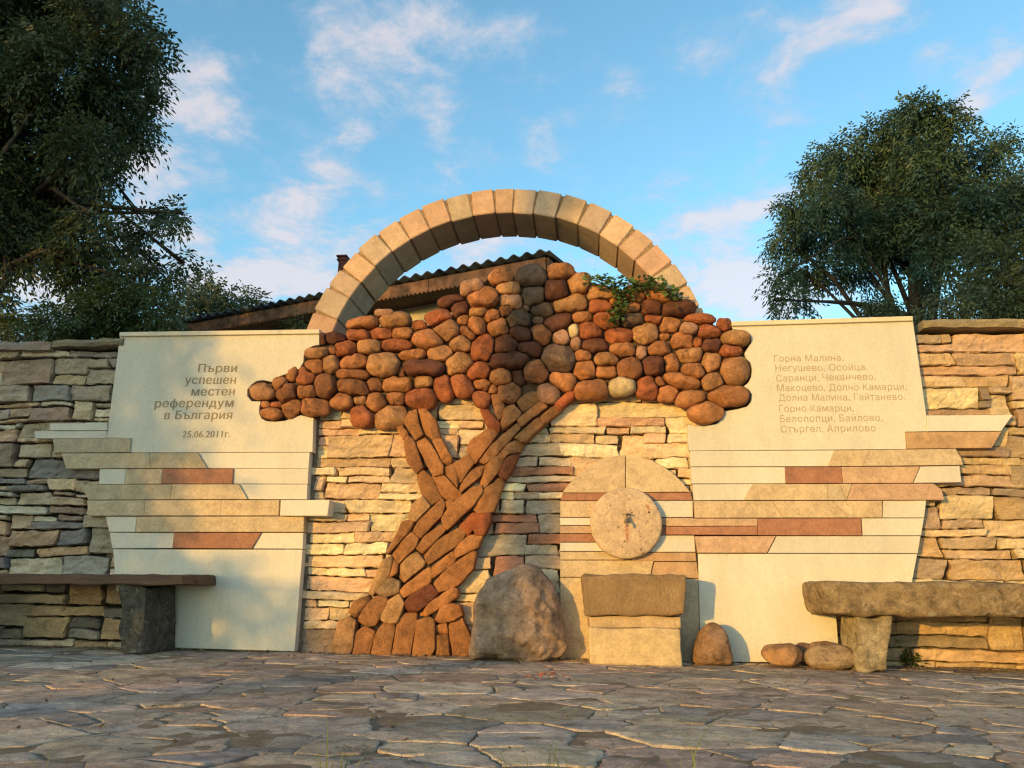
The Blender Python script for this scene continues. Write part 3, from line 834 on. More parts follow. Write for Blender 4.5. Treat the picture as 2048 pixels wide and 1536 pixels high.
# ------------------------------------------------------------------ stone tree relief
CM = {'t': (0.45, 0.225, 0.104), 'o': (0.42, 0.175, 0.073), 'r': (0.37, 0.122, 0.054), 'd': (0.14, 0.056, 0.036), 'g': (0.165, 0.105, 0.072), 'y': (0.60, 0.45, 0.26), 'p': (0.46, 0.24, 0.15), 'b': (0.29, 0.12, 0.058)}  # d, g: dark stones, painted darker still for the shade-tree shadow mid-crown
SA = [(180,1118,102,66,5,'t'),(322,1060,60,58,0,'o'),(375,1128,82,82,0,'b'),(425,985,62,48,-30,'o'),(510,1000,70,75,-50,'r'),(530,1118,85,55,0,'o'),(675,1080,88,100,0,'b'),(205,1218,36,30,0,'o'),(290,1222,50,28,0,'r'),
(255,1290,85,46,0,'o'),(415,1250,80,66,-50,'o'),(595,1240,108,70,0,'o'),(590,920,75,55,0,'o'),(720,900,66,78,0,'t'),(610,815,102,44,-5,'t'),(735,795,40,30,0,'b'),(830,780,85,60,0,'r'),(900,885,108,58,-12,'o'),
(890,985,140,40,3,'b'),(890,1085,135,65,8,'b'),(800,1190,95,70,0,'o'),(950,1185,58,36,0,'t'),(1075,1210,80,85,-50,'o'),(970,1318,95,88,20,'r'),(1185,1320,125,88,-5,'t'),(1065,1065,62,52,0,'b'),(1240,1065,112,65,-5,'o'),
(1230,1170,75,55,0,'o'),(1430,1180,120,85,0,'r'),(1450,1035,82,52,-10,'t'),(1130,908,125,95,0,'t'),(1275,965,28,45,0,'b'),(1455,940,160,65,3,'d'),(1365,830,110,40,-5,'o'),(1240,755,132,48,0,'r'),(1025,770,92,60,0,'t'),
(755,698,85,45,0,'d'),(655,700,24,45,0,'d'),(930,670,92,44,0,'r'),(1112,660,88,46,0,'r'),(1290,660,95,50,0,'o'),(965,580,140,45,-8,'o'),(1220,560,132,58,-5,'t'),(1140,500,78,30,0,'p'),(1480,705,125,78,10,'o'),
(1580,815,105,62,-8,'t'),(1735,745,82,62,0,'t'),(1730,900,112,85,-40,'t'),(1625,630,105,88,20,'t'),(1800,655,78,42,35,'b'),(1860,605,72,78,0,'o'),(1910,780,85,110,15,'r'),(1570,530,125,58,-20,'r'),(1420,600,65,45,0,'r'),
(1760,550,48,48,0,'o'),(1730,465,75,75,20,'d'),(1670,410,110,48,-15,'d'),(1825,305,100,62,-15,'p'),(1905,385,122,78,-12,'o'),(1880,490,85,38,-3,'t'),(1985,520,65,50,0,'o'),(1880,960,100,70,-30,'r'),(1920,1070,100,50,20,'o'),
(1745,1070,105,85,40,'r'),(1610,1090,75,105,-20,'r'),(1905,1175,70,75,0,'r')]
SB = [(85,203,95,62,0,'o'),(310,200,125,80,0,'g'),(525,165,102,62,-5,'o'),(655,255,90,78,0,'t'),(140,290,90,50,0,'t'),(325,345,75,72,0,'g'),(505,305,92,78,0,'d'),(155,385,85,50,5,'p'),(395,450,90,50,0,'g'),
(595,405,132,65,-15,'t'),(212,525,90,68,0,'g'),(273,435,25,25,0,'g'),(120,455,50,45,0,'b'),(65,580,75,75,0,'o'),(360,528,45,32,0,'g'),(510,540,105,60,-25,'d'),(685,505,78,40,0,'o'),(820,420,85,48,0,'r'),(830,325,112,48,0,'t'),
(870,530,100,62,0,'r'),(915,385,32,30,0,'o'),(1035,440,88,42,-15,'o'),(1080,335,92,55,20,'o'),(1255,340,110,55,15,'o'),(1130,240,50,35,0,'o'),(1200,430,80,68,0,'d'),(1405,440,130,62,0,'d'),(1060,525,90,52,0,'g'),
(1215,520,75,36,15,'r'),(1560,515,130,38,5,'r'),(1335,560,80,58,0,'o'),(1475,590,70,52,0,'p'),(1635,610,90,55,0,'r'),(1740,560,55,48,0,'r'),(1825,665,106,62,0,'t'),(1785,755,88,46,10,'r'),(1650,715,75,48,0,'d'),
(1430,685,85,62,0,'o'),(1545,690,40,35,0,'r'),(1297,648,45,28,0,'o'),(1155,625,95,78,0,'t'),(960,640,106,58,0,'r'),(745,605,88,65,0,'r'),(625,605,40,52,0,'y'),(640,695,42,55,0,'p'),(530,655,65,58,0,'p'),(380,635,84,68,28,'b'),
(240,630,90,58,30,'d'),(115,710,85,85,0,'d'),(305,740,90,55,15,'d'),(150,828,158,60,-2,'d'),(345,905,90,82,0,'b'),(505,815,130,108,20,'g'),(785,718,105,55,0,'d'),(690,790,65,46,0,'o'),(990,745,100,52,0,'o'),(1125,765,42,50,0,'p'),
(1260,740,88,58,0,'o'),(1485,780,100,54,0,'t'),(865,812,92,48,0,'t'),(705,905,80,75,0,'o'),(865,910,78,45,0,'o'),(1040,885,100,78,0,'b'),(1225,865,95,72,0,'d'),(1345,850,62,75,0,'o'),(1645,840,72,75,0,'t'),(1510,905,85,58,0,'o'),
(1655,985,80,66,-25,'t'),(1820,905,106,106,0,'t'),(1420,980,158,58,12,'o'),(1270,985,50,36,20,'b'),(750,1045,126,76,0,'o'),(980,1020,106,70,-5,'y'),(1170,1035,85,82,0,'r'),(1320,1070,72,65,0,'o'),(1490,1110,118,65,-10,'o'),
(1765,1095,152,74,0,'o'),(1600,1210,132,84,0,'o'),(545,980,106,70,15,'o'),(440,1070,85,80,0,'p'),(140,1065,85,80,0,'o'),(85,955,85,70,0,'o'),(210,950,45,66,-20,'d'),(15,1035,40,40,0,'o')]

def build_relief():
    root = thing('stone_tree', 'tree picture set in the wall with a round crown of red-brown cobbles', 'stone relief', (P(830, 1310).x, -0.05, 0))
    S = [(480 + x / AS, 500 + y / AS, a / AS, b / AS, math.radians(r), c) for x, y, a, b, r, c in SA] + \
        [(980 + x / BS, 500 + y / BS, a / BS, b / BS, math.radians(r), c) for x, y, a, b, r, c in SB]
    rnd = random.Random(4)
    n = len(S)
    C = np.array([[s[0], s[1]] for s in S])
    EXP = np.array([rnd.choice([2.1, 2.3, 2.6, 3.0, 3.6, 4.4]) for _ in S])
    def fdist(j, X, Y):
        x, y, a, b, r, _ = S[j]
        dx, dy = X - x, Y - y
        u = (dx * math.cos(r) + dy * math.sin(r)) / a; v = (-dx * math.sin(r) + dy * math.cos(r)) / b
        return (np.abs(u) ** EXP[j] + np.abs(v) ** EXP[j]) ** (1 / EXP[j])
    NA = 44
    th = np.linspace(0, 2 * math.pi, NA, endpoint=False)
    rs = np.arange(2, 66, 0.5)
    big = sorted(range(n), key=lambda i: -S[i][2] * S[i][3])[:100]
    bigset = set(big)
    small = MB()
    # mortar mass that holds the cobbles
    core = [(535,780),(560,806),(640,800),(700,818),(800,815),(860,790),(960,785),(1010,815),(1090,800),(1150,770),(1370,775),(1400,815),(1468,788),(1482,700),(1440,655),(1390,628),(1320,596),(1230,574),(1130,552),(1050,548),(990,575),(935,600),(885,645),(830,655),(770,650),(690,668),(652,684),(622,704),(612,745),(562,772)]
    pts = [(P(a, b, -0.05).x, P(a, b, -0.05).z) for a, b in core]
    v, f = slab_geo(pts, -0.055, 0.36, 0, 0.02)
    fix_normals(mesh_obj('mortar_core', v, f, M['mortar'], root, False, (0.13, 0.085, 0.055)))
    for i in range(n):
        x, y, a, b, r, c = S[i]
        R, T = np.meshgrid(rs, th)
        X, Y = x + R * np.cos(T), y + R * np.sin(T)
        fi = fdist(i, X, Y)
        ok = fi <= 1.10
        for j in np.argsort(((C - C[i]) ** 2).sum(1))[1:13]:
            ok &= fi <= fdist(j, X, Y)
        rad = np.array([rs[max(0, (np.argmin(row) if not row.all() else len(rs)) - 1)] for row in ok])
        rad = np.maximum(rad - 0.7, 2.5)
        for _ in range(2): rad = 0.25 * np.roll(rad, 1) + 0.5 * rad + 0.25 * np.roll(rad, -1)
        rad *= 1 + 0.035 * np.sin(th * 3 + rnd.uniform(0, 6)) * rnd.uniform(-1, 1) + 0.02 * np.sin(th * 5 + rnd.uniform(0, 6))
        m = math.sqrt(a * b)
        y0 = -0.075 - rnd.uniform(-0.012, 0.02)
        df = min(0.15, m / F * 5.15 * rnd.uniform(0.75, 1.05))
        out = [P(x + rad[k] * math.cos(th[k]), y + rad[k] * math.sin(th[k]), y0) for k in range(NA)]
        out = [Vector((q.x, y0, q.z)) for q in out]
        if y < 625 or (x < 800 and y < 660):
            db = 0.16
        else: db = 0.06
        v, f = lump_mesh(out, y0, df, db, 'dome', i * 1.37 + 0.5, 0.085, rnd.choice([2, 3, 4, 5]))
        f = [tuple(reversed(q)) for q in f]
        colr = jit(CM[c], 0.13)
        if i in bigset:
            ob = mesh_obj('boulder', v, f, M['boulder'], root, True, colr); fix_normals(ob)
            if c == 'y': ob['label'] = 'pale cream boulder among the red-brown ones'
        else: small.add(v, f, colr)
    ob = small.build('small_cobbles', M['boulder'], root); fix_normals(ob); ob['kind'] = 'stuff'
    # trunk and limbs of split stones
    K0, KS = (580, 780), 2.793
    TR = [('b',[(1270,65),(1330,10),(1395,15),(1390,75),(1300,120)]),('o',[(1190,105),(1250,80),(1290,125),(1280,150),(1180,225),(1172,190)]),('o',[(1120,30),(1165,25),(1195,85),(1188,140),(1165,165),(1145,120)]),('r',[(1060,110),(1105,100),(1170,180),(1168,230),(1105,210)]),
    ('o',[(1270,165),(1400,65),(1440,95),(1290,210)]),('r',[(1480,75),(1550,15),(1590,10),(1580,50),(1500,120)]),('b',[(1390,155),(1490,80),(1518,115),(1420,190)]),('b',[(1255,265),(1385,155),(1420,190),(1320,290),(1290,285)]),('o',[(1055,400),(1130,310),(1265,180),(1288,215),(1130,390),(1090,412)]),
    ('o',[(985,340),(1010,285),(1110,210),(1165,235),(1050,390),(1035,410)]),('o',[(1160,365),(1215,300),(1270,280),(1300,300),(1280,345),(1220,355),(1200,380)]),('r',[(1165,475),(1210,385),(1265,350),(1275,365),(1245,430),(1205,500)]),('o',[(1060,520),(1080,435),(1130,370),(1205,380),(1190,430),(1085,550)]),
    ('b',[(945,540),(1030,420),(1100,415),(1075,470),(950,575)]),('b',[(910,415),(990,360),(1030,405),(955,510),(935,520)]),('b',[(863,435),(905,412),(925,450),(935,500),(935,545),(870,470)]),('o',[(595,210),(625,200),(655,240),(630,275)]),('b',[(635,180),(665,130),(710,112),(720,185),(745,245),(700,282)]),
    ('o',[(720,115),(760,107),(810,165),(840,265),(800,280),(745,235)]),('b',[(635,285),(660,250),(695,285),(745,430),(705,465),(655,400)]),('o',[(700,285),(750,258),(800,320),(858,425),(855,468),(800,480)]),('o',[(795,280),(850,275),(905,385),(900,405),(862,420)]),('b',[(705,470),(745,445),(790,490),(845,600),(780,645),(735,580)]),
    ('o',[(795,482),(860,475),(955,580),(940,610),(880,620),(845,585)]),('t',[(655,715),(690,640),(740,595),(785,650),(705,735)]),('b',[(865,625),(905,617),(915,635),(880,660)]),('o',[(848,720),(900,640),(1010,545),(1065,527),(1080,570),(1020,650),(880,785),(860,770)]),('o',[(1020,665),(1085,560),(1190,480),(1195,520),(1150,640),(1135,680),(1050,685)]),
    ('b',[(685,790),(720,730),(850,605),(868,640),(850,700),(730,828)]),('r',[(945,760),(1015,690),(1090,675),(1085,720),(980,820)]),('r',[(1030,780),(1090,700),(1120,680),(1120,740),(1085,810),(1040,805)]),('b',[(545,900),(600,800),(625,740),(680,725),(695,740),(660,800),(550,915)]),('b',[(565,915),(620,855),(680,795),(720,830),(700,880),(605,970)]),
    ('b',[(705,885),(760,810),(840,750),(870,785),(740,915)]),('b',[(740,915),(800,850),(945,765),(980,800),(960,850),(775,975)]),('o',[(915,890),(1000,810),(1075,815),(1050,880),(930,940)]),('t',[(595,1040),(610,980),(700,895),(755,965),(740,990),(625,1080)]),('o',[(555,1050),(580,950),(605,970),(595,1020)]),
    ('t',[(440,1130),(510,960),(560,925),(570,950),(550,1045),(460,1150)]),('g',[(480,1130),(560,1045),(610,1070),(605,1130),(530,1160)]),('o',[(610,1120),(640,1090),(780,985),(795,1030),(780,1080),(640,1160)]),('o',[(790,990),(910,900),(925,945),(910,970),(800,1050)]),('o',[(795,1080),(880,1000),(1020,895),(1040,910),(1020,1000),(940,1090),(830,1130)]),
    ('d',[(635,1200),(680,1140),(785,1085),(830,1140),(720,1235),(640,1240)]),('t',[(510,1280),(530,1190),(610,1140),(640,1190),(600,1300),(550,1310)]),('b',[(375,1290),(430,1200),(480,1150),(545,1165),(540,1200),(480,1310),(440,1320)]),('b',[(325,1240),(360,1180),(430,1145),(445,1175),(380,1275)]),('o',[(710,1260),(780,1190),(900,1105),(935,1110),(935,1160),(850,1210),(760,1265)]),
    ('o',[(805,1290),(850,1215),(900,1195),(945,1205),(965,1255),(910,1285),(840,1300)]),('t',[(230,1482),(270,1290),(330,1265),(370,1290),(350,1440),(330,1480)]),('o',[(350,1482),(375,1345),(415,1320),(475,1350),(440,1488)]),('b',[(450,1490),(480,1360),(520,1300),(585,1310),(560,1490)]),('b',[(565,1492),(600,1290),(640,1250),(705,1245),(700,1310),(670,1492)]),
    ('b',[(680,1494),(705,1290),(770,1270),(810,1285),(810,1440),(780,1494)]),('o',[(815,1320),(870,1300),(880,1360),(820,1365)]),('b',[(816,1490),(816,1372),(880,1370),(890,1490)]),('b',[(905,1494),(885,1310),(910,1285),(960,1275),(1005,1380),(1000,1490),(960,1494)])]
    bed = MB()
    for k, (c, poly) in enumerate(TR):
        y0 = -0.035
        V3 = []
        for a, b in px_poly(poly, K0[0], K0[1], KS):
            q = P(a, b, -0.10); V3.append(Vector((q.x, y0, q.z)))
        cen = sum(V3, Vector()) / len(V3)
        bed_pts = [(cen + (q - cen) * 1.04) for q in V3]
        v, f = slab_geo([(q.x, q.z) for q in bed_pts], -0.05 - 0.0013 * (k % 7), 0.03, 0, 0.004)
        bed.add(v, f, (0.14, 0.085, 0.05))
        V3 = [q + (q - cen).normalized() * 0.0065 for q in V3]
        V3 = chaikin(V3, 1, 0.07)
        V3 = resample(V3, 0.022)
        sd = k * 2.31 + 0.7
        V3 = [q + (q - cen).normalized() * (0.004 * fbm(q, 20, sd, 3)) for q in V3]
        v, f = lump_mesh(V3, y0, rnd.uniform(0.060, 0.092), 0.05, 'flat', sd, 0.03, rnd.choice([1, 2, 2, 3]))
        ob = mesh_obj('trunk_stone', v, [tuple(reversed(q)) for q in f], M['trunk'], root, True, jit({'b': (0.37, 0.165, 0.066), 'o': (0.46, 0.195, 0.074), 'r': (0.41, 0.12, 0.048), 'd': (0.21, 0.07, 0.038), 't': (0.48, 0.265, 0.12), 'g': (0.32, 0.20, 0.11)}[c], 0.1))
        fix_normals(ob)
    ob = bed.build('mortar_bed', M['mortar'], root, False); fix_normals(ob)
build_relief()

# ------------------------------------------------------------------ the arch
def build_arch():
    outer = px_poly([(220,515),(285,435),(365,355),(455,275),(550,210),(655,155),(765,113),(880,83),(1000,60),(1095,58),(1200,68),(1320,92),(1440,125),(1550,180),(1655,245),(1745,320),(1830,410),(1900,510),(1955,610)], 560, 350, 2.3273)
    inner = px_poly([(325,590),(445,420),(525,355),(615,300),(705,250),(805,212),(905,185),(1010,178),(1085,180),(1190,187),(1290,200),(1390,230),(1485,280),(1570,330),(1655,405)], 560, 350, 2.3273)
    YF = -0.03
    def circ(pts):
        A = np.array([[2 * P(a, b, YF).x, 2 * P(a, b, YF).z, 1] for a, b in pts]); q = (A[:, 0] / 2) ** 2 + (A[:, 1] / 2) ** 2
        s = np.linalg.lstsq(A, q, rcond=None)[0]
        return s[0], s[1], math.sqrt(s[2] + s[0] ** 2 + s[1] ** 2)
    ox, oz, Ro = circ(outer)
    ix, iz, Ri = circ(inner)
    Ri = np.mean([math.hypot(P(a, b, YF).x - ox, P(a, b, YF).z - oz) for a, b in inner])
    # depth from the rear edge of the underside near the crown
    ds = []
    for a, b in px_poly([(945, 300), (1105, 288), (1200, 293)], 560, 350, 2.3273):
        best = min((abs(math.hypot(P(a, b, y).x - ox, P(a, b, y).z - oz) - Ri), y) for y in np.arange(0.05, 0.9, 0.005)); ds.append(best[1])
    YB = float(np.mean(ds))
    print('ARCH', ox, oz, Ro, Ri, YB)
    root = thing('stone_arch', 'semicircular arch of tan cut blocks over the cobbled crown', 'arch', (ox, 0.1, oz))
    joints = px_poly([(150,630),(220,515),(285,435),(365,355),(455,275),(550,210),(655,155),(768,113),(880,80),(1000,58),(1092,58),(1200,66),(1318,90),(1440,122),(1552,178),(1655,242),(1742,318),(1830,408),(1898,508),(1955,610)], 560, 350, 2.3273)
    ang = []
    for a, b in joints:
        q = P(a, b, YF); ang.append(math.atan2(q.z - oz, q.x - ox))
    st = (ang[0] - ang[-1]) / (len(ang) - 1)
    ang = [ang[0] + st * 2, ang[0] + st] + ang + [ang[-1] - st, ang[-1] - 2 * st]
    mort = MB(); n = 90
    a0, a1 = ang[0], ang[-1]
    vs = []
    for i in range(n + 1):
        t = a0 + (a1 - a0) * i / n
        for rr, y in ((Ri + .008, YF + .009), (Ro - .010, YF + .009), (Ro - .014, YB - .01), (Ri + .012, YB - .01)):
            vs.append((ox + rr * math.cos(t), y, oz + rr * math.sin(t)))
    fs = [(i * 4 + a, i * 4 + (a + 1) % 4, (i + 1) * 4 + (a + 1) % 4, (i + 1) * 4 + a) for i in range(n) for a in range(4)]
    fs += [(3, 2, 1, 0), (n * 4, n * 4 + 1, n * 4 + 2, n * 4 + 3)]
    mort.add(vs, fs, (0.38, 0.25, 0.15))
    fix_normals(mort.build('joint_mortar', M['mortar'], root, False))
    rnd = random.Random(9)
    for k in range(len(ang) - 1):
        ta, tb = ang[k], ang[k + 1]
        tm = (ta + tb) / 2; h = abs(ta - tb) / 2
        er = Vector((math.cos(tm), 0, math.sin(tm))); et = Vector((-math.sin(tm), 0, math.cos(tm)))
        wi = Ri * math.tan(h) - 0.004; wo = (Ro * math.tan(h)) * rnd.uniform(0.82, 0.9) if k not in (11,) else Ro * math.tan(h) * .95
        dr = rnd.uniform(-.006, .006); dy = rnd.uniform(-.006, .004)
        c = Vector((ox, 0, oz))
        def q(rr, w, y): p = c + er * rr + et * w; return (p.x, y, p.z)
        bm = bmesh.new()
        vv = [bm.verts.new(q(rr, w, y)) for y in (YF + dy, YB + dy) for rr, w in ((Ri + dr, -wi), (Ri + dr, wi), (Ro + dr, wo), (Ro + dr, -wo))]
        for fc in ((0, 1, 2, 3), (7, 6, 5, 4), (0, 4, 5, 1), (1, 5, 6, 2), (2, 6, 7, 3), (3, 7, 4, 0)): bm.faces.new([vv[i] for i in fc])
        bmesh.ops.recalc_face_normals(bm, faces=bm.faces)
        bmesh.ops.bevel(bm, geom=list(bm.edges), offset=0.005, segments=2, affect='EDGES')
        v = [tuple(x.co) for x in bm.verts]; bm.verts.index_update(); f = [tuple(x.index for x in fc.verts) for fc in bm.faces]; bm.free()
        colr = jit(rnd.choice([(0.57, 0.375, 0.25), (0.60, 0.41, 0.28), (0.55, 0.34, 0.24), (0.50, 0.37, 0.27), (0.58, 0.39, 0.25)]), 0.12)
        ob = mesh_obj('arch_block', v, f, M['arch'], root, False, colr)
    return root
build_arch()

# ------------------------------------------------------------------ drinking fountain
def build_fountain():
    root = thing('fountain_surround', 'round-topped fountain back of banded slabs carrying a millstone and tap', 'fountain', (P(1255, 1320).x, -0.03, 0))
    O, S4 = (1080, 880), 3.2688
    YF = -0.075
    arc = [(145,345),(190,285),(250,225),(320,170),(400,128),(480,103),(558,97)]
    arc2 = [(560,97),(640,103),(720,128),(800,168),(870,217),(930,275),(985,340)]
    bands = [(arc + [(558, 345)], TAN, 0), (arc2 + [(560, 343)], TAN, 0.002),
      ([(146,347),(986,342),(1000,394),(134,396)], RED, -.004),
      ([(133,398),(500,397),(500,506),(131,506)], TAN, 0), ([(500,397),(1000,396),(1002,505),(500,506)], PALE, -.002),
      ([(131,508),(560,508),(560,558),(131,558)], PALE, 0), ([(560,508),(1002,508),(1005,558),(560,558)], PINK, 0.003),
      ([(131,560),(560,560),(560,611),(131,611)], PINK, 0.002), ([(560,560),(1005,560),(1010,621),(560,621)], RED, 0),
      ([(131,613),(560,613),(560,667),(131,668)], RED, -.003), ([(560,623),(1010,623),(1018,733),(560,733)], PALE, 0),
      ([(131,670),(560,669),(560,728),(131,728)], PALE, 0), ([(131,730),(600,730),(600,784),(131,784)], TAN, .002), ([(600,735),(1020,735),(1024,794),(600,793)], ORANGE, .004),
      ([(131,786),(745,786),(720,896),(131,897)], TAN, 0), ([(747,796),(1026,797),(1040,906),(722,902)], ORANGE, .002),
      ([(131,899),(560,899),(560,1442),(131,1442)], TAN, 0), ([(560,904),(1040,908),(1042,1452),(560,1452)], TAN2, 0)]
    for poly, c, dy in bands:
        pts = [(P(a, b, YF - dy).x, P(a, b, YF - dy).z) for a, b in px_poly(poly, O[0], O[1], S4)]
        v, f = slab_geo(pts, YF - dy, 0.02, 0.0012, 0.003)
        ob = mesh_obj('slab', v, f, M['pale'] if c is PALE else M['rough_slab'], root, False, jit(c, 0.05)); fix_normals(ob)
        if LAB.get(c): ob['label'] = LAB[c]
    bk = px_poly([(160,380),(200,300),(330,180),(560,112),(800,190),(960,350),(1015,800),(1030,1440),(140,1440)], O[0], O[1], S4)
    v, f = slab_geo([(P(a, b, -0.06).x, P(a, b, -0.06).z) for a, b in bk], -0.055, 0.0, 0, 0.003)
    fix_normals(mesh_obj('backing', v, f, M['mortar'], root, False, (0.16, 0.1, 0.06)))
    # millstone
    rnd = random.Random(3)
    cen = px_poly([(562, 541)], O[0], O[1], S4)[0]
    yb = YF - 0.002; yf = yb - 0.065
    C = P(cen[0], cen[1], yf); Rm = 226 / S4 / F * (CAM_D + yf) * 1.01
    NA = 72
    rr = [Rm * (1 + 0.018 * mnoise.noise(Vector((math.cos(t) * 1.5, math.sin(t) * 1.5, 4))) + 0.008 * mnoise.noise(Vector((math.cos(t) * 6, math.sin(t) * 6, 9)))) for t in [2 * math.pi * i / NA for i in range(NA)]]
    lv = [(1.0, yb), (1.0, yf + .03), (.995, yf + .014), (.975, yf + .004), (.93, yf), (.7, yf - .001), (.4, yf - .001), (.15, yf - .001)]
    vs, fs = [], []
    for s, y in lv:
        for i in range(NA):
            t = 2 * math.pi * i / NA
            vs.append((C.x + rr[i] * s * math.cos(t), y + 0.003 * mnoise.noise(Vector((s * 9 * math.cos(t), s * 9 * math.sin(t), 2))), C.z + rr[i] * s * math.sin(t)))
    for r in range(len(lv) - 1):
        for i in range(NA):
            a, b = r * NA + i, r * NA + (i + 1) % NA; fs.append((a, b, b + NA, a + NA))
    vs.append((C.x, yf - .001, C.z)); e = len(vs) - 1
    for i in range(NA): fs.append(((len(lv) - 1) * NA + i, (len(lv) - 1) * NA + (i + 1) % NA, e))
    mill = mesh_obj('millstone', vs, fs, M['millstone'], root, True, (0.55, 0.40, 0.27)); fix_normals(mill)
    # rust run below the tap and by the bolt hole, soaked into the stone
    mt = M['millstone']; N, L = mt.node_tree.nodes, mt.node_tree.links
    def mnode(op, a, b_=0.0):
        x = N.new('ShaderNodeMath'); x.operation = op
        for i, v in enumerate((a, b_)):
            if isinstance(v, (int, float)): x.inputs[i].default_value = v
            else: L.new(v, x.inputs[i])
        return x.outputs[0]
    bs = N['Principled BSDF']; old = bs.inputs['Base Color'].links[0].from_socket
    sp = N.new('ShaderNodeSeparateXYZ'); L.new(N.new('ShaderNodeNewGeometry').outputs['Position'], sp.inputs[0])
    wob = N.new('ShaderNodeTexNoise'); wob.inputs['Scale'].default_value = 45; wob.inputs['Detail'].default_value = 6
    wo = mnode('MULTIPLY', mnode('SUBTRACT', wob.outputs[0], 0.5), 0.03)
    tot = None
    for (pa, pb, sx, w) in (((566, 545), (572, 668), .0085, 1.0), ((566, 545), (570, 610), .014, .45), ((698, 422), (716, 462), .010, .9)):
        A = P(*px_poly([pa], O[0], O[1], S4)[0], yf); B = P(*px_poly([pb], O[0], O[1], S4)[0], yf)
        zc, hz = (A.z + B.z) / 2, (A.z - B.z) / 2
        k = (B.x - A.x) / (B.z - A.z)
        dx = mnode('SUBTRACT', mnode('ADD', sp.outputs[0], wo), mnode('ADD', mnode('MULTIPLY', mnode('SUBTRACT', sp.outputs[2], A.z), k), A.x))
        u = mnode('DIVIDE', dx, sx); v = mnode('DIVIDE', mnode('SUBTRACT', sp.outputs[2], zc), hz)
        v2 = mnode('MULTIPLY', v, v); v4 = mnode('MULTIPLY', v2, v2)
        g = mnode('MULTIPLY', mnode('EXPONENT', mnode('MULTIPLY', mnode('ADD', mnode('MULTIPLY', u, u), v4), -1.0)), w)
        tot = g if tot is None else mnode('MAXIMUM', tot, g)
    mx = N.new('ShaderNodeMix'); mx.data_type = 'RGBA'
    L.new(mnode('MULTIPLY', tot, 0.85), mx.inputs[0]); L.new(old, mx.inputs[6]); mx.inputs[7].default_value = (0.33, 0.085, 0.02, 1)
    L.new(mx.outputs[2], bs.inputs['Base Color'])
    hb = MB(); q = P(*px_poly([(712, 472)], O[0], O[1], S4)[0], yf)
    tube(hb, [(q.x, yf - .004, q.z), (q.x, yf + .01, q.z)], [.0065, .0065], 10); hb.build('bolt_hole', M['soffit'], mill)
    # tap
    q = P(*px_poly([(567, 530)], O[0], O[1], S4)[0], yf)
    tp = MB()
    tube(tp, [(q.x, yf + .01, q.z), (q.x, yf - .008, q.z)], [.017, .017], 14)
    tube(tp, [(q.x, yf - .008, q.z), (q.x, yf - .045, q.z), (q.x, yf - .05, q.z)], [.0095, .0095, .007], 12)
    tube(tp, [(q.x, yf - .03, q.z), (q.x, yf - .052, q.z - .002), (q.x, yf - .066, q.z - .012), (q.x, yf - .072, q.z - .03), (q.x, yf - .072, q.z - .036)], [.008, .008, .008, .0085, .009], 12)
    tube(tp, [(q.x, yf - .034, q.z + .005), (q.x, yf - .034, q.z + .022), (q.x, yf - .034, q.z + .023), (q.x, yf - .034, q.z + .038)], [.0095, .008, .0045, .0045], 12)
    tap = tp.build('tap', M['brass'], root); fix_normals(tap)
    hd = MB(); tube(hd, [(q.x - .027, yf - .034, q.z + .041), (q.x, yf - .034, q.z + .043), (q.x + .027, yf - .034, q.z + .041)], [.0045, .006, .0045], 8)
    fix_normals(hd.build('handle', M['brass'], tap))
    wh = MB(); w0 = P(*px_poly([(558, 541)], O[0], O[1], S4)[0], yf)
    return root
build_fountain()

def worn_block(name, px, yf, yb, mat, colr, label, cat, bev=0.018, amp=0.012, seed=0.0, taper=0.0, cuts=9, parent=None, z_to_ground=False):
    """weathered squared block; px = its front corners in the photo (tl, tr, br, bl)"""
    q = [P(a, b, yf) for a, b in px]
    if z_to_ground:
        q[2].z = q[3].z = 0.0
    bm = bmesh.new()
    vv = [bm.verts.new((p.x, yf, p.z)) for p in q] + [bm.verts.new((p.x, yb, p.z)) for p in q]
    for fc in ((0, 1, 2, 3), (7, 6, 5, 4), (0, 4, 5, 1), (1, 5, 6, 2), (2, 6, 7, 3), (3, 7, 4, 0)): bm.faces.new([vv[i] for i in fc])
    bmesh.ops.recalc_face_normals(bm, faces=bm.faces)
    bmesh.ops.bevel(bm, geom=list(bm.edges), offset=bev, segments=3, affect='EDGES', profile=0.6)
    long = [e for e in bm.edges if e.calc_length() > 0.05]
    bmesh.ops.subdivide_edges(bm, edges=long, cuts=cuts, use_grid_fill=True)
    bmesh.ops.triangulate(bm, faces=[f for f in bm.faces if len(f.verts) > 4])
    bm.normal_update()
    for v in bm.verts:
        v.co += v.normal * (amp * fbm(v.co, 5, seed, 4) + amp * 0.45 * fbm(v.co, 18, seed + 4, 3))
    v = [tuple(x.co) for x in bm.verts]; bm.verts.index_update(); f = [tuple(x.index for x in fc.verts) for fc in bm.faces]; bm.free()
    c = sum(q, Vector()) / 4
    ob = mesh_obj(name, v, f, mat, parent, True, colr, origin=(c.x, (yf + yb) / 2, min(p.z for p in q)) if parent is None else None)
    fix_normals(ob)
    if label and parent is None: tag(ob, label, cat)
    return ob
c4 = lambda pts: px_poly(pts, 1080, 880, 3.2688)
YT = -0.40
worn_block('stone_trough', c4([(275, 880), (957, 884), (948, 1147), (290, 1149)]), YT, -0.08, M['trough'], (0.54, 0.345, 0.175), 'chisel-marked sandstone trough block on a plinth below the tap', 'trough', 0.022, 0.012, 1.0)
plr = thing('fountain_plinth', 'smooth ochre stone plinth carrying the chiselled trough', 'plinth', (P(1271, 1320, -.3).x, -0.22, 0))
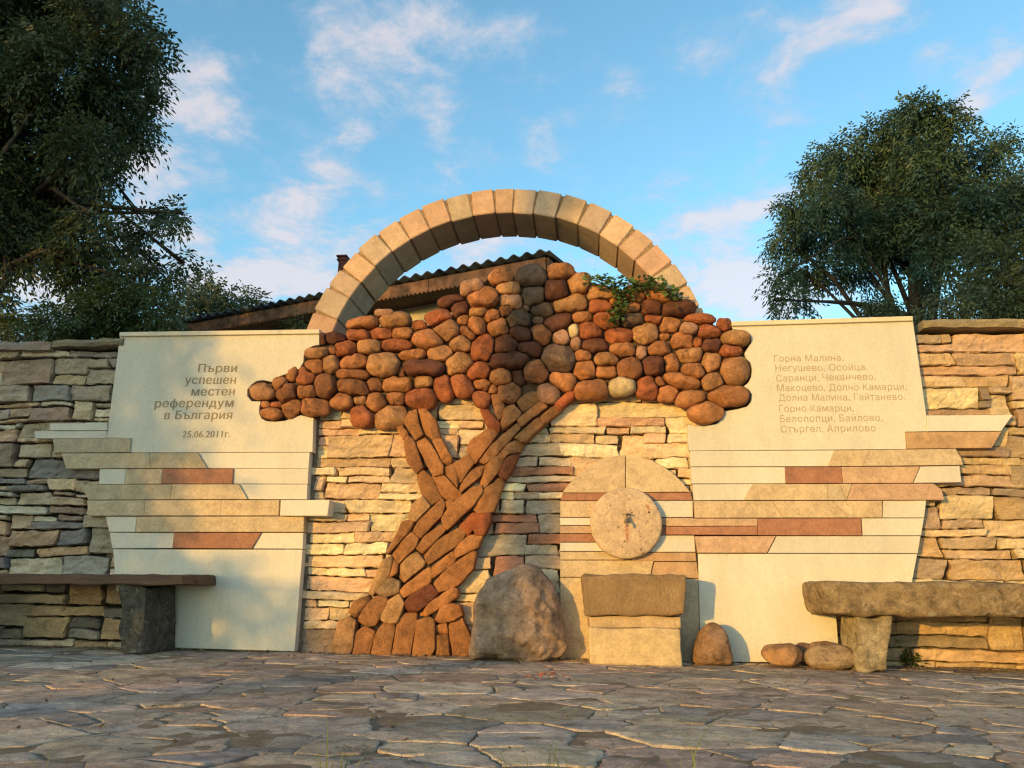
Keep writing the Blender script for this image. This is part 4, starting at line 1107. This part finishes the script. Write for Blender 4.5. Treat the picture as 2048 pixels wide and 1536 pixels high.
worn_block('block', c4([(322, 1229), (922, 1233), (936, 1476), (328, 1472)]), YT + 0.02, -0.085, M['rough_slab'], (0.56, 0.41, 0.23), None, None, 0.014, 0.010, 5.0, parent=plr, z_to_ground=True)
worn_block('ledge_course', c4([(322, 1150), (924, 1152), (922, 1231), (322, 1227)]), YT + 0.055, -0.09, M['rough_slab'], (0.50, 0.36, 0.22), None, None, 0.012, 0.012, 8.0, parent=plr)

# ------------------------------------------------------------------ boulders standing on the paving
def ground_rock(name, poly_px, yc, depth_f, depth_b, colr, label, seed, amp=0.08, facets=5, mat='rock', prof='dome', group=None):
    V3 = []
    for a, b in poly_px:
        q = P(a, b, yc); V3.append(Vector((q.x, yc, max(q.z, -0.02))))
    V3 = resample(chaikin(V3, 2, 0.22), 0.012)
    v, f = lump_mesh(V3, yc, depth_f, depth_b, prof, seed, amp, facets, 26)
    for p in v:
        p += Vector((0, 1, 0.3)) * ((0.026 if mat == 'rock' else 0.009) * fbm(p, 10, seed, 5) + (0.012 * (1 - abs(fbm(Vector((p.x * 1.6, p.y, p.z * .5)), 9, seed + 3, 3))) if mat == 'rock' else 0))
        if p.z < 0: p.z = -0.02
    ob = mesh_obj(name, v, [tuple(reversed(q)) for q in f], M[mat], None, True, colr, origin=(sum(p.x for p in V3) / len(V3), yc, 0))
    fix_normals(ob)
    return tag(ob, label, 'boulder', group)
c3 = lambda pts: px_poly(pts, 580, 780, 2.793)
ground_rock('boulder', c3([(1010, 1500), (1003, 1420), (1020, 1290), (1040, 1150), (1090, 1060), (1170, 1030), (1280, 975), (1345, 962), (1400, 978), (1450, 1030), (1490, 1085), (1525, 1200), (1540, 1320), (1545, 1440), (1520, 1490), (1480, 1505), (1300, 1518), (1080, 1500)]),
            -0.22, 0.20, 0.2, (0.54, 0.36, 0.25), 'large grey-brown boulder leaning against the wall beside the trunk', 3.7, 0.10, 10)
ground_rock('boulder', c4([(985, 1445), (990, 1390), (1003, 1330), (1040, 1255), (1085, 1205), (1122, 1188), (1165, 1203), (1205, 1245), (1238, 1310), (1256, 1400), (1256, 1455), (1225, 1475), (1020, 1475)]),
            -0.20, 0.13, 0.10, (0.33, 0.19, 0.11), 'upright rounded reddish boulder to the right of the fountain plinth', 8.1, 0.05, 3, 'boulder')
c6p = lambda pts: px_poly(pts, 1370, 620, 2.1327)
def oval(cx, cy, a, b, n=14, ex=2.4, rot=0.0):
    o = []
    for i in range(n):
        t = 2 * math.pi * i / n
        c, s = math.cos(t), math.sin(t)
        x, y = a * abs(c) ** (2 / ex) * (1 if c > 0 else -1), b * abs(s) ** (2 / ex) * (1 if s > 0 else -1)
        o.append((cx + x * math.cos(rot) - y * math.sin(rot), cy + x * math.sin(rot) + y * math.cos(rot)))
    return o
GS = 'loose boulders beside the slab bench'
ground_rock('boulder', c6p([(322, 1455), (345, 1430), (400, 1420), (465, 1422), (495, 1455), (500, 1490), (470, 1515), (400, 1522), (345, 1500), (325, 1475)]), -0.27, 0.10, 0.10, (0.38, 0.21, 0.11), 'orange-brown cracked boulder, left one of those by the bench leg', 2.2, 0.06, 5, 'boulder', group=GS)
ground_rock('boulder', c6p(oval(500, 1453, 36, 36)), -0.14, 0.06, 0.05, (0.30, 0.17, 0.10), 'small brown stone half hidden behind two larger ones', 6.2, 0.06, 3, 'boulder', group=GS)
ground_rock('boulder', c6p(oval(578, 1450, 64, 38, rot=-.1)), -0.15, 0.07, 0.05, (0.34, 0.20, 0.11), 'low reddish stone behind the oval grey-tan boulder', 5.2, 0.06, 3, 'boulder', group=GS)
ground_rock('boulder', c6p(oval(618, 1480, 112, 56)), -0.30, 0.11, 0.11, (0.36, 0.25, 0.15), 'smooth oval grey-tan boulder touching the bench leg', 9.2, 0.04, 2, 'boulder', group=GS)

# ------------------------------------------------------------------ benches
bR = thing('stone_bench', 'thick mossy stone slab bench in sunlight on a stone leg', 'bench', (P(1830, 1330, -.4).x, -0.35, 0))
worn_block('seat', [(1642, 1164), (2210, 1171), (2210, 1236), (1655, 1231)], -0.52, -0.04, M['bench_stone'], (0.38, 0.265, 0.145), None, None, 0.03, 0.022, 12.0, cuts=16, parent=bR)
worn_block('leg', [(1712, 1231), (1785, 1232), (1777, 1342), (1724, 1344)], -0.47, -0.16, M['bench_stone'], (0.46, 0.36, 0.23), None, None, 0.02, 0.024, 13.0, parent=bR, z_to_ground=True)
worn_block('leg', [(2110, 1236), (2190, 1237), (2186, 1352), (2116, 1351)], -0.47, -0.16, M['bench_stone'], (0.42, 0.32, 0.21), None, None, 0.02, 0.024, 17.0, parent=bR, z_to_ground=True)
bL = thing('plank_bench', 'dark weathered plank bench in shade on a rough stone leg', 'bench', (P(150, 1300, -.4).x, -0.35, 0))
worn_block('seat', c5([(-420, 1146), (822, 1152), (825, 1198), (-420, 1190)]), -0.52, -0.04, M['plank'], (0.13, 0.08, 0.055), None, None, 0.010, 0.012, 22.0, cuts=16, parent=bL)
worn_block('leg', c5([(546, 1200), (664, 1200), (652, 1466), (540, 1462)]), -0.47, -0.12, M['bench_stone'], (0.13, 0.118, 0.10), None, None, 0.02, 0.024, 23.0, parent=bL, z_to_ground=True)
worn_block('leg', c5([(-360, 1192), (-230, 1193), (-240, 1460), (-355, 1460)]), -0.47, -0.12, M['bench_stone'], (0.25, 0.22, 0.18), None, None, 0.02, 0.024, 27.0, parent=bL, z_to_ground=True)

# ------------------------------------------------------------------ house behind
def build_house():
    YN = 2.6
    R_ = P(1093, 512, YN)                       # near right corner of the eave
    z = R_.z
    L_ = CAM + ray(360, 650) * ((z - CAM_H) / ray(360, 650).z)
    d = (L_ - R_); d.z = 0; ln = d.length; d.normalize()
    nrm = Vector((-d.y, d.x, 0))
    if nrm.y < 0: nrm = -nrm                    # away from the viewer
    root = thing('house', 'old house with corrugated roof and scalloped wooden eave seen through the arch', 'house', ((R_ + L_) / 2 * 1.0) - Vector((0, 0, z)))
    LEN, DEP = ln + 0.5, 3.4
    def W(s, t, h): return R_ + d * s + nrm * t + Vector((0, 0, h))
    # walls
    wl_ = MB()
    a, b = 0.35, 0.45
    vs = [W(a, b, -z), W(LEN - .3, b, -z), W(LEN - .3, DEP - .4, -z), W(a, DEP - .4, -z)]
    vs = vs + [v + Vector((0, 0, z - .10)) for v in vs]
    wl_.add(vs, [(0, 1, 5, 4), (1, 2, 6, 5), (2, 3, 7, 6), (3, 0, 4, 7), (4, 5, 6, 7)])
    fix_normals(wl_.build('wall', M['plaster'], root, False))
    # soffit
    sf = MB(); vs = [W(0.03, 0.02, -.13), W(LEN - .03, 0.02, -.13), W(LEN - .03, b + .02, -.13), W(0.03, b + .02, -.13)]
    vs += [v + Vector((0, 0, .03)) for v in vs]
    sf.add(vs, [(0, 1, 2, 3), (7, 6, 5, 4), (0, 4, 5, 1), (1, 5, 6, 2), (2, 6, 7, 3), (3, 7, 4, 0)])
    fix_normals(sf.build('soffit', M['soffit'], root, False))
    # fascia boards with a scalloped lower edge, one per board
    def fascia(p0, dirv, L, blen):
        s = 0
        k = 0
        while s < L - .05:
            e = min(s + blen, L)
            m = MB(); n = max(2, int((e - s) / 0.012))
            out = Vector((dirv.y, -dirv.x, 0)) * 0.02
            if out.y > 0 and abs(dirv.x) > .5: out = -out
            vs = []
            for i in range(n + 1):
                t = s + .004 + (e - s - .008) * i / n
                zb = -0.155 - 0.030 * abs(math.sin(math.pi * t / 0.06))
                p = p0 + dirv * t
                for off in (Vector(), out):
                    vs.append(p + off + Vector((0, 0, -.02))); vs.append(p + off + Vector((0, 0, zb)))
            fs = []
            for i in range(n):
                a_, b_ = i * 4, (i + 1) * 4
                fs += [(a_, b_, b_ + 1, a_ + 1), (a_ + 2, a_ + 3, b_ + 3, b_ + 2), (a_, a_ + 2, b_ + 2, b_), (a_ + 1, b_ + 1, b_ + 3, a_ + 3)]
            fs += [(0, 1, 3, 2), (n * 4, n * 4 + 2, n * 4 + 3, n * 4 + 1)]
            m.add(vs, fs)
            fix_normals(m.build('fascia_board', M['fascia'], root, False))
            # applied moulding rail above the scallops
            s = e; k += 1
    fascia(W(0, 0, 0), d, LEN, 1.5)
    fascia(W(0, 0.0, 0), nrm, DEP, 1.2)
    # corrugated roof, low pitch rising away from the eave
    rf = MB(); n = int(LEN / 0.02)
    vs = []
    for i in range(n + 1):
        s = -0.07 + (LEN + .14) * i / n
        zz = 0.022 * math.sin(2 * math.pi * s / 0.16)
        for t, h in ((-.09, .0), (DEP + .1, .22)):
            vs.append(W(s, t, h + zz + .03)); vs.append(W(s, t, h + zz + .018))
    fs = []
    for i in range(n):
        a_, b_ = i * 4, (i + 1) * 4
        fs += [(a_, a_ + 2, b_ + 2, b_), (a_ + 1, b_ + 1, b_ + 3, a_ + 3), (a_, b_, b_ + 1, a_ + 1), (a_ + 2, a_ + 3, b_ + 3, b_ + 2)]
    fs += [(0, 1, 3, 2), (n * 4, n * 4 + 2, n * 4 + 3, n * 4 + 1)]
    rf.add(vs, fs)
    roof = rf.build('roof', M['roof'], root, True); fix_normals(roof)
    # chimney
    yq = YN + 2.6
    c0 = P(684, 520, yq)
    ch = MB()
    for (w, z0, z1, dx) in ((.06, -.9, -.03, .03), (.075, -.03, -.005, .02), (.06, -.005, .03, .025), (.08, .03, .05, .015), (.05, .05, .065, .03)):
        box_mb(ch, (c0.x - w + dx, yq - w, c0.z + z0), (c0.x + w + dx, yq + w, c0.z + z1))
    ch.build('chimney', M['brick'], roof, False)
build_house()

# ------------------------------------------------------------------ foliage
def leaf_sprays(cent, dirs, n, L, Wd, spread, rng):
    """compound sprays: n leaflets either side of a stalk that starts at cent and runs along dirs"""
    m = len(cent)
    d = dirs / np.linalg.norm(dirs, axis=1, keepdims=True)
    up = rng.normal(size=(m, 3)) * 0.5 + np.array([0, 0, 1.0])
    sd = np.cross(d, up); sd /= np.linalg.norm(sd, axis=1, keepdims=True) + 1e-9
    nv = np.cross(sd, d)
    V = np.zeros((m, n, 4, 3))
    stalk = L * n * 0.36
    for k in range(n):
        s = (k // 2 + 0.5) / (n / 2)
        side = 1 if k % 2 else -1
        if k == n - 1: side = 0
        base = cent + d * (stalk * s)[..., None] if np.ndim(stalk) else cent + d * stalk * s - np.array([0, 0, 1.0]) * stalk * 0.35 * s * s
        ld = d * (0.55 if side else 1.0) + sd * side * rng.uniform(0.6, 1.1, (m, 1)) * spread + rng.normal(size=(m, 3)) * 0.22 - np.array([0, 0, 0.35])
        ld /= np.linalg.norm(ld, axis=1, keepdims=True)
        wn = np.cross(ld, nv + rng.normal(size=(m, 3)) * 0.4); wn /= np.linalg.norm(wn, axis=1, keepdims=True) + 1e-9
        l = L * rng.uniform(0.7, 1.2, (m, 1)); w = Wd * rng.uniform(0.75, 1.2, (m, 1))
        V[:, k, 0] = base; V[:, k, 1] = base + ld * l * 0.45 + wn * w / 2
        V[:, k, 2] = base + ld * l - np.array([0, 0, 1.0]) * l * 0.1; V[:, k, 3] = base + ld * l * 0.45 - wn * w / 2
    return V.reshape(-1, 3)

def blob_points(c, r, n, rng, flat=0.8, ex=0.55):
    u = rng.normal(size=(n, 3)); u /= np.linalg.norm(u, axis=1, keepdims=True)
    rad = r * rng.uniform(0.15, 1.0, (n, 1)) ** ex * (1 + 0.22 * np.sin(u[:, :1] * 5 + c[0] * 3) * np.cos(u[:, 2:] * 4 + c[2] * 2))
    return c + u * rad * np.array([1, 1, flat]), u

def make_tree(name, label, cat, clumps, base, mat, leafL, leafW, dens, seed, nl=9, trunk_r=0.12, group=None, limb_top=None, sides=9, bark='bark', flat=0.85, droop=0.4, smin=0.35, ex=0.55):
    rng = np.random.default_rng(seed); rnd = random.Random(seed)
    root = thing(name, label, cat, base, group)
    allv = []
    for c, r in clumps:
        n = max(4, int(dens * r * r))
        p, u = blob_points(np.array(c), r, n, rng, flat, ex)
        dr = u * 0.8 + rng.normal(size=u.shape) * 0.5 - np.array([0, 0, droop])
        allv.append(leaf_sprays(p, dr, nl, leafL, leafW, 1.0, rng))
    V = np.concatenate(allv)
    mesh_obj('crown', V, np.arange(len(V)).reshape(-1, 4), mat, root, False)
    tb = MB()
    B = Vector(base)
    if limb_top is None: limb_top = sum((Vector(c) for c, r in clumps), Vector()) / len(clumps)
    T = Vector(limb_top)
    n = 9
    path = [B.lerp(T, i / n) + Vector((0.05 * math.sin(i * 1.3 + seed), 0.05 * math.cos(i * 1.1 + seed), 0)) * (T - B).length * 0.25 * (1 if 0 < i else 0) for i in range(n + 1)]
    tube(tb, path, [trunk_r * (1.25 if i == 0 else 1) * (1 - 0.55 * i / n) for i in range(n + 1)], sides)
    for c, r in clumps:
        C = Vector(c); s = rnd.uniform(smin, 0.97)
        k = s * n; i = min(n - 1, int(k)); st = path[i].lerp(path[i + 1], k - i)
        mid = st.lerp(C, 0.5) + Vector((rnd.uniform(-.1, .1), rnd.uniform(-.1, .1), rnd.uniform(0, .18))) * (C - st).length
        r0 = trunk_r * (1 - .55 * s) * .5
        pts = [st, st.lerp(mid, .5) + Vector((0, 0, .03)), mid, mid.lerp(C, .5), C]
        tube(tb, pts, [r0, r0 * .8, r0 * .6, r0 * .42, r0 * .22], 6)
        for q in range(4):
            e = C + Vector((rnd.uniform(-1, 1), rnd.uniform(-1, 1), rnd.uniform(-.6, .8))) * r * .85
            tube(tb, [mid.lerp(C, .6), C.lerp(e, .5) + Vector((0, 0, .04 * r)), e], [r0 * .3, r0 * .2, r0 * .07], 5)
    tb.build('trunk', M[bark], root)
    return root

def px_clumps(lst, y, dy, rnd, k=1.0):
    out = []
    for x, yy, r in lst:
        d = y + rnd.uniform(-dy, dy)
        p = P(x, yy, d); out.append(((p.x, p.y, p.z), r * k / F * (d + CAM_D) * 1.03))
    return out
rnd = random.Random(77)
CL_LEFT = [(60,30,110),(200,40,90),(285,70,52),(290,140,48),(120,150,120),(235,200,80),(270,265,42),(60,260,110),(180,300,70),(208,345,34),(30,380,90),(130,390,70),(180,430,34),(60,480,70),(150,500,55),(230,485,38),(285,445,32),(335,425,26),(365,428,16),(180,560,44),(255,560,42),(320,545,32),(370,525,20),(-80,200,150),(-60,420,130),(15,545,24),(-90,20,150),(130,-60,140),(-20,620,40)]
p = P(-230, 1250, 2.6)
make_tree('leafy_tree', 'big dark leafy tree overhanging the shaded rubble wall', 'tree', px_clumps(CL_LEFT, 2.5, 0.6, rnd), (p.x, 2.6, 0), M['leaf_dark'], 0.080, 0.032, 2300, 5, 9, 0.16, limb_top=tuple(P(20, 150, 2.6)))
CL_BUSH = [(215,615,62),(120,640,60),(295,615,55),(45,665,45),(180,670,60),(340,640,36),(260,670,50)]
p = P(200, 1200, 1.9)
make_tree('leafy_bush', 'green bush behind the shaded wall under the dark tree', 'bush', px_clumps(CL_BUSH, 1.7, 0.25, rnd, .95), (p.x, 1.9, 0), M['leaf_bush'], 0.060, 0.022, 3600, 6, 9, 0.05)
CL_R = [(1835,222,34),(1770,262,38),(1898,238,36),(1800,300,46),(1750,330,44),(1840,320,48),(1695,305,38),(1632,345,34),(1600,412,42),(1665,390,40),(1572,480,34),(1560,550,26),(1612,540,30),(1640,465,38),(1725,385,52),(1800,390,62),(1780,350,50),(1820,430,55),(1760,430,50),(1870,330,54),(1905,390,48),(1955,312,36),(2002,282,26),(1945,400,50),(2000,385,44),(2050,360,40),(1715,465,54),(1800,470,58),(1890,460,56),(1670,535,30),(1735,535,30),(2070,440,55),(1870,525,34),(1600,600,18),(1960,460,44),(1550,600,14),(1810,235,24),(1865,225,24),(1655,300,20)]
p = P(1832, 1240, 7.0)
make_tree('ash_tree', 'tall round-crowned ash tree behind the sunlit panel', 'tree', px_clumps(CL_R, 7.0, 1.3, rnd, 0.93), (p.x, 7.0, 0), M['leaf_blue'], 0.088, 0.032, 2300, 8, 9, 0.15, limb_top=tuple(P(1835, 400, 7.0)), ex=0.5, droop=0.6)
CL_R2 = [(1990,520,58),(2055,520,70),(1955,575,45),(2030,600,70),(1900,610,42),(1960,635,38),(2090,620,80),(1870,640,25)]
p = P(2010, 1240, 4.8)
make_tree('olive_tree', 'lower yellowish green tree at the right edge before the tall ash', 'tree', px_clumps(CL_R2, 4.8, 0.5, rnd), (p.x, 4.8, 0), M['leaf_olive'], 0.080, 0.028, 1500, 9, 9, 0.08)
CL_R3 = [(1770,625,36),(1755,600,26),(1785,645,30)]
p = P(1775, 1240, 5.6)
make_tree('leafy_bush', 'small ivy-clad bush below the ash tree behind the sunlit panel', 'bush', px_clumps(CL_R3, 5.6, 0.2, rnd), (p.x, 5.6, 0), M['leaf_olive'], 0.07, 0.026, 1700, 19, 9, 0.05)
GF = 'distant trees beyond the house'
for i, (lst, lab) in enumerate([([(400,575,34),(375,600,36),(425,595,32),(410,640,40)], 'broad distant tree above the low end of the corrugated roof'), ([(452,590,20),(463,610,22),(455,640,25)], 'narrow distant tree between two rounder distant ones'), ([(500,592,18),(510,612,26),(535,622,18),(490,640,30),(545,640,18)], 'small distant tree nearest the stone arch')]):
    p = P(lst[0][0], 1200, 13 + i)
    make_tree('distant_tree', lab, 'tree', px_clumps(lst, 13 + i, 0.5, rnd), (p.x, 13 + i, 0), M['leaf_far'], 0.13, 0.055, 500, 30 + i, 9, 0.08, GF)
p = P(600, 660, 1.2)
make_tree('leafy_bush', 'small green shrub between the arch foot and the house', 'bush', px_clumps([(598,640,14),(592,655,16),(606,660,14)], 1.2, 0.05, rnd), (p.x, 1.2, 0), M['leaf_bush'], 0.04, 0.012, 5200, 41, 7, 0.02)

# ivy on the cobbled crown
def build_ivy():
    rng = np.random.default_rng(3); rnd = random.Random(3)
    stems = [[(1180,556),(1205,560),(1230,566),(1262,566),(1285,572),(1310,562),(1340,580),(1360,600)], [(1228,566),(1240,585),(1245,605),(1238,622),(1226,632),(1220,640)], [(1285,572),(1268,580),(1250,590)], [(1300,560),(1318,570),(1345,590)], [(1195,562),(1210,572)]]
    root = thing('ivy_plant', 'trailing ivy plant hanging over the upper right cobbles under the arch', 'ivy', tuple(P(1260, 580, -0.16)))
    m = MB(); cen, dr = [], []
    for st in stems:
        pts = [P(a, b, -0.19 + rnd.uniform(-.02, .03)) for a, b in st]
        tube(m, pts, [0.004] * len(pts), 5)
        for i in range(len(pts) - 1):
            for k in range(34 if st is not stems[1] else 42):
                q = pts[i].lerp(pts[i + 1], rnd.random()) + Vector((rnd.gauss(0, .028), rnd.uniform(-.03, .08), rnd.gauss(0.004, .022)))
                cen.append(q); dr.append((rnd.gauss(0, .6), -rnd.uniform(.2, 1), rnd.gauss(-.2, .5)))
    m.build('stem', M['bark'], root)
    V, fs = [], []
    for c, d in zip(cen, dr):
        d = Vector(d).normalized(); s = d.cross(Vector((rnd.uniform(-.5, .5), rnd.uniform(-.5, .5), 1))).normalized(); s2 = s
        L = rnd.uniform(.02, .036); nrm = s.cross(d) * L * .15
        prof = [(0, 0), (-.12, .45), (.3, .35), (.42, .6), (.62, .25), (1.0, 0), (.62, -.25), (.42, -.6), (.3, -.35), (-.12, -.45)]
        b = len(V)
        for u, w in prof: V.append(c + d * u * L + s2 * w * L + nrm * abs(w))
        fs.append(tuple(range(b, b + 10)))
    mesh_obj('foliage', [tuple(v) for v in V], fs, M['leaf_ivy'], root, False)
build_ivy()

def weed(name, label, base, h, n, L, W, mat, seed, cat='weed', up=0.6):
    rnd = random.Random(seed)
    root = thing(name, label, cat, base)
    st = MB(); cen, dr = [], []
    for i in range(n):
        a = rnd.uniform(0, 2 * math.pi); B = Vector(base)
        e = B + Vector((math.cos(a) * h * rnd.uniform(.3, 1.3), math.sin(a) * h * .5 * rnd.uniform(.3, 1), h * rnd.uniform(.3, 1)))
        mid = B.lerp(e, .5) + Vector((0, 0, h * .15))
        tube(st, [B, mid, e], [.003, .0022, .001], 5)
        for k in range(9):
            q = B.lerp(mid, k / 5) if k < 5 else mid.lerp(e, (k - 5) / 4)
            cen.append(q); dr.append((rnd.gauss(0, .7), rnd.gauss(-.3, .6), rnd.gauss(up * .4, .4)))
    st.build('stem', M['grass'], root)
    V = leaf_sprays(np.array([tuple(c) for c in cen]), np.array(dr), 3, L, W, 1.0, np.random.default_rng(seed))
    mesh_obj('foliage', V, np.arange(len(V)).reshape(-1, 4), mat, root, False)
    return root
q = G(1815, 1332); weed('weed', 'dark leafy weed growing at the wall foot under the slab bench', (q.x, q.y, 0), 0.10, 11, .05, .022, M['leaf_bush'], 5)
q = G(1092, 1362)
tw = MB(); rnd2 = random.Random(8)
for i in range(26):
    a = rnd2.uniform(0, 6.28); c = Vector((q.x + rnd2.gauss(0, .05), q.y + rnd2.gauss(0, .05), .018 + rnd2.uniform(0, .012))); L = rnd2.uniform(.015, .05)
    e = c + Vector((math.cos(a) * L, math.sin(a) * L, rnd2.uniform(-.004, .012)))
    tube(tw, [c, c.lerp(e, .5) + Vector((0, 0, .006)), e], [.002, .002, .001], 5)
tag(tw.build('plant_litter', M['straw']), 'small heap of reddish dry plant litter on the paving before the boulder', 'litter', kind='stuff')

def build_grass():
    rnd = random.Random(12)
    V, F_ = [], []
    def blade(b, h, lean, w):
        n = 6; a = rnd.uniform(0, 6.28); s = Vector((math.cos(a), math.sin(a) * .3, 0)).normalized() * w
        k = len(V)
        for i in range(n + 1):
            t = i / n
            c = b + Vector((lean.x * t * t, lean.y * t * t, h * t * (1 - .15 * t)))
            V.append(c - s * (1 - t * .92)); V.append(c + s * (1 - t * .92))
        for i in range(n): F_.append((k + 2 * i, k + 2 * i + 1, k + 2 * i + 3, k + 2 * i + 2))
    # tufts in the joints just in front of the camera
    for px, hh, n in ((30, .13, 5), (62, .06, 3), (655, .16, 4), (648, .10, 3), (815, .06, 5), (1020, .10, 3), (1065, .11, 4), (1095, .13, 3), (1120, .09, 3), (1275, .07, 5), (1352, .09, 4), (1368, .2, 3), (880, .05, 4), (760, .04, 3)):
        d = ray(px, 1560); b0 = CAM + d * ((0.0 - CAM_H) / d.z)
        for i in range(n):
            b = b0 + Vector((rnd.gauss(0, .02), rnd.gauss(0, .04), -.01))
            blade(b, hh * rnd.uniform(.5, 1.25), Vector((rnd.gauss(0, .035), rnd.gauss(0, .03), 0)), rnd.uniform(.0012, .0024))
    # short growth along joints near the wall foot
    for i in range(90):
        x = rnd.uniform(-3.6, 3.4); b = Vector((x, rnd.uniform(-.14, -.05), -.005))
        blade(b, rnd.uniform(.012, .035), Vector((rnd.gauss(0, .012), rnd.gauss(-.01, .012), 0)), .0016)
    ob = mesh_obj('grass', [tuple(v) for v in V], F_, M['grass'], None, True)
    tag(ob, 'thin grass blades growing from the paving joints', 'grass', kind='stuff')
build_grass()

def build_debris():
    rnd = random.Random(31); mb = MB()
    pal = [(0.20, 0.15, 0.10), (0.28, 0.20, 0.12), (0.14, 0.11, 0.08), (0.30, 0.17, 0.08), (0.36, 0.29, 0.20)]
    for i in range(1500):
        x = rnd.uniform(-3.9, 3.9); y = -0.08 - abs(rnd.gauss(0, .05)) if rnd.random() < .75 else rnd.uniform(-3.2, -.1)
        if rnd.random() < .2 and -0.3 < x < 2.6: y = rnd.uniform(-.5, -.1)
        r = rnd.uniform(.002, .0075); c = Vector((x, y, .004 + rnd.uniform(0, .008)))
        a = rnd.uniform(0, 6.3); e1 = Vector((math.cos(a), math.sin(a), rnd.uniform(-.3, .3))) * r * rnd.uniform(1, 2.4); e2 = Vector((-math.sin(a), math.cos(a), rnd.uniform(-.3, .3))) * r; e3 = Vector((0, 0, r * rnd.uniform(.3, .9)))
        mb.add([c + e1, c + e2, c - e1, c - e2, c + e3, c - e3], [(0, 1, 4), (1, 2, 4), (2, 3, 4), (3, 0, 4), (1, 0, 5), (2, 1, 5), (3, 2, 5), (0, 3, 5)], jit(rnd.choice(pal), .2))
    tag(mb.build('gravel', M['mortar'], None, False), 'grit and dry crumbs gathered along the wall foot', 'gravel', kind='stuff')
build_debris()

# ------------------------------------------------------------------ trees behind the viewer that shade the yard
def sun_side(px, py, t):
    """point t metres sunward of the wall point seen at (px, py)"""
    return P(px, py) - SDIR * t
def build_shade_trees():
    rnd = random.Random(55)
    def cl(lst, t, dt=1.5):
        o = []
        for px, py, r in lst:
            q = sun_side(px, py, t + rnd.uniform(-dt, dt)); o.append(((q.x, q.y, q.z), r / F * CAM_D))
        return o
    T = 13.0
    left = [(-250,700,260),(-60,800,230),(80,700,190),(120,950,210),(-150,1050,280),(170,820,150),(230,1020,130),(180,1180,160),(330,1190,110),(430,1230,90),(520,1260,70),(470,1190,55),(540,1290,60),(440,1150,50),(270,720,110),(330,700,80),(420,700,50),(300,860,80),(60,1250,220),(250,600,120),(400,600,60),(-300,400,260),(-50,500,230),(120,400,200)]
    b = sun_side(-120, 1250, T)
    make_tree('shade_tree', 'low dense tree on the sunward side shading the left wall', 'tree', cl(left, T), (b.x, b.y, 0), M['leaf_dark'], 0.15, 0.07, 230, 61, 9, 0.2, 'trees behind the viewer', sides=8)
    T2 = 22.0
    top = []
    for i in range(26):
        for j in range(5):
            top.append((-900 + i * 110 + rnd.uniform(-40, 40), 95 - j * 125 + rnd.uniform(-30, 30), 105))
    a = [c for c in top if c[0] < 900]; c = [c for c in top if c[0] >= 900]
    b = sun_side(1062, 1320, T2)
    make_tree('shade_tree', 'tall tree on the sunward side whose trunk shades the middle of the wall', 'tree', cl(c, T2), (b.x, b.y, 0), M['leaf_dark'], 0.24, 0.11, 70, 62, 9, 0.20, 'trees behind the viewer', limb_top=tuple(sun_side(1090, 60, T2)), smin=0.93)
    b = sun_side(-350, 1320, T2)
    make_tree('shade_tree', 'second tall tree on the sunward side, left of the first', 'tree', cl(a, T2), (b.x, b.y, 0), M['leaf_dark'], 0.24, 0.11, 70, 63, 9, 0.14, 'trees behind the viewer', limb_top=tuple(sun_side(-200, 60, T2)), smin=0.93)
build_shade_trees()

for o in bpy.data.objects:
    if '_o' in o: del o['_o']
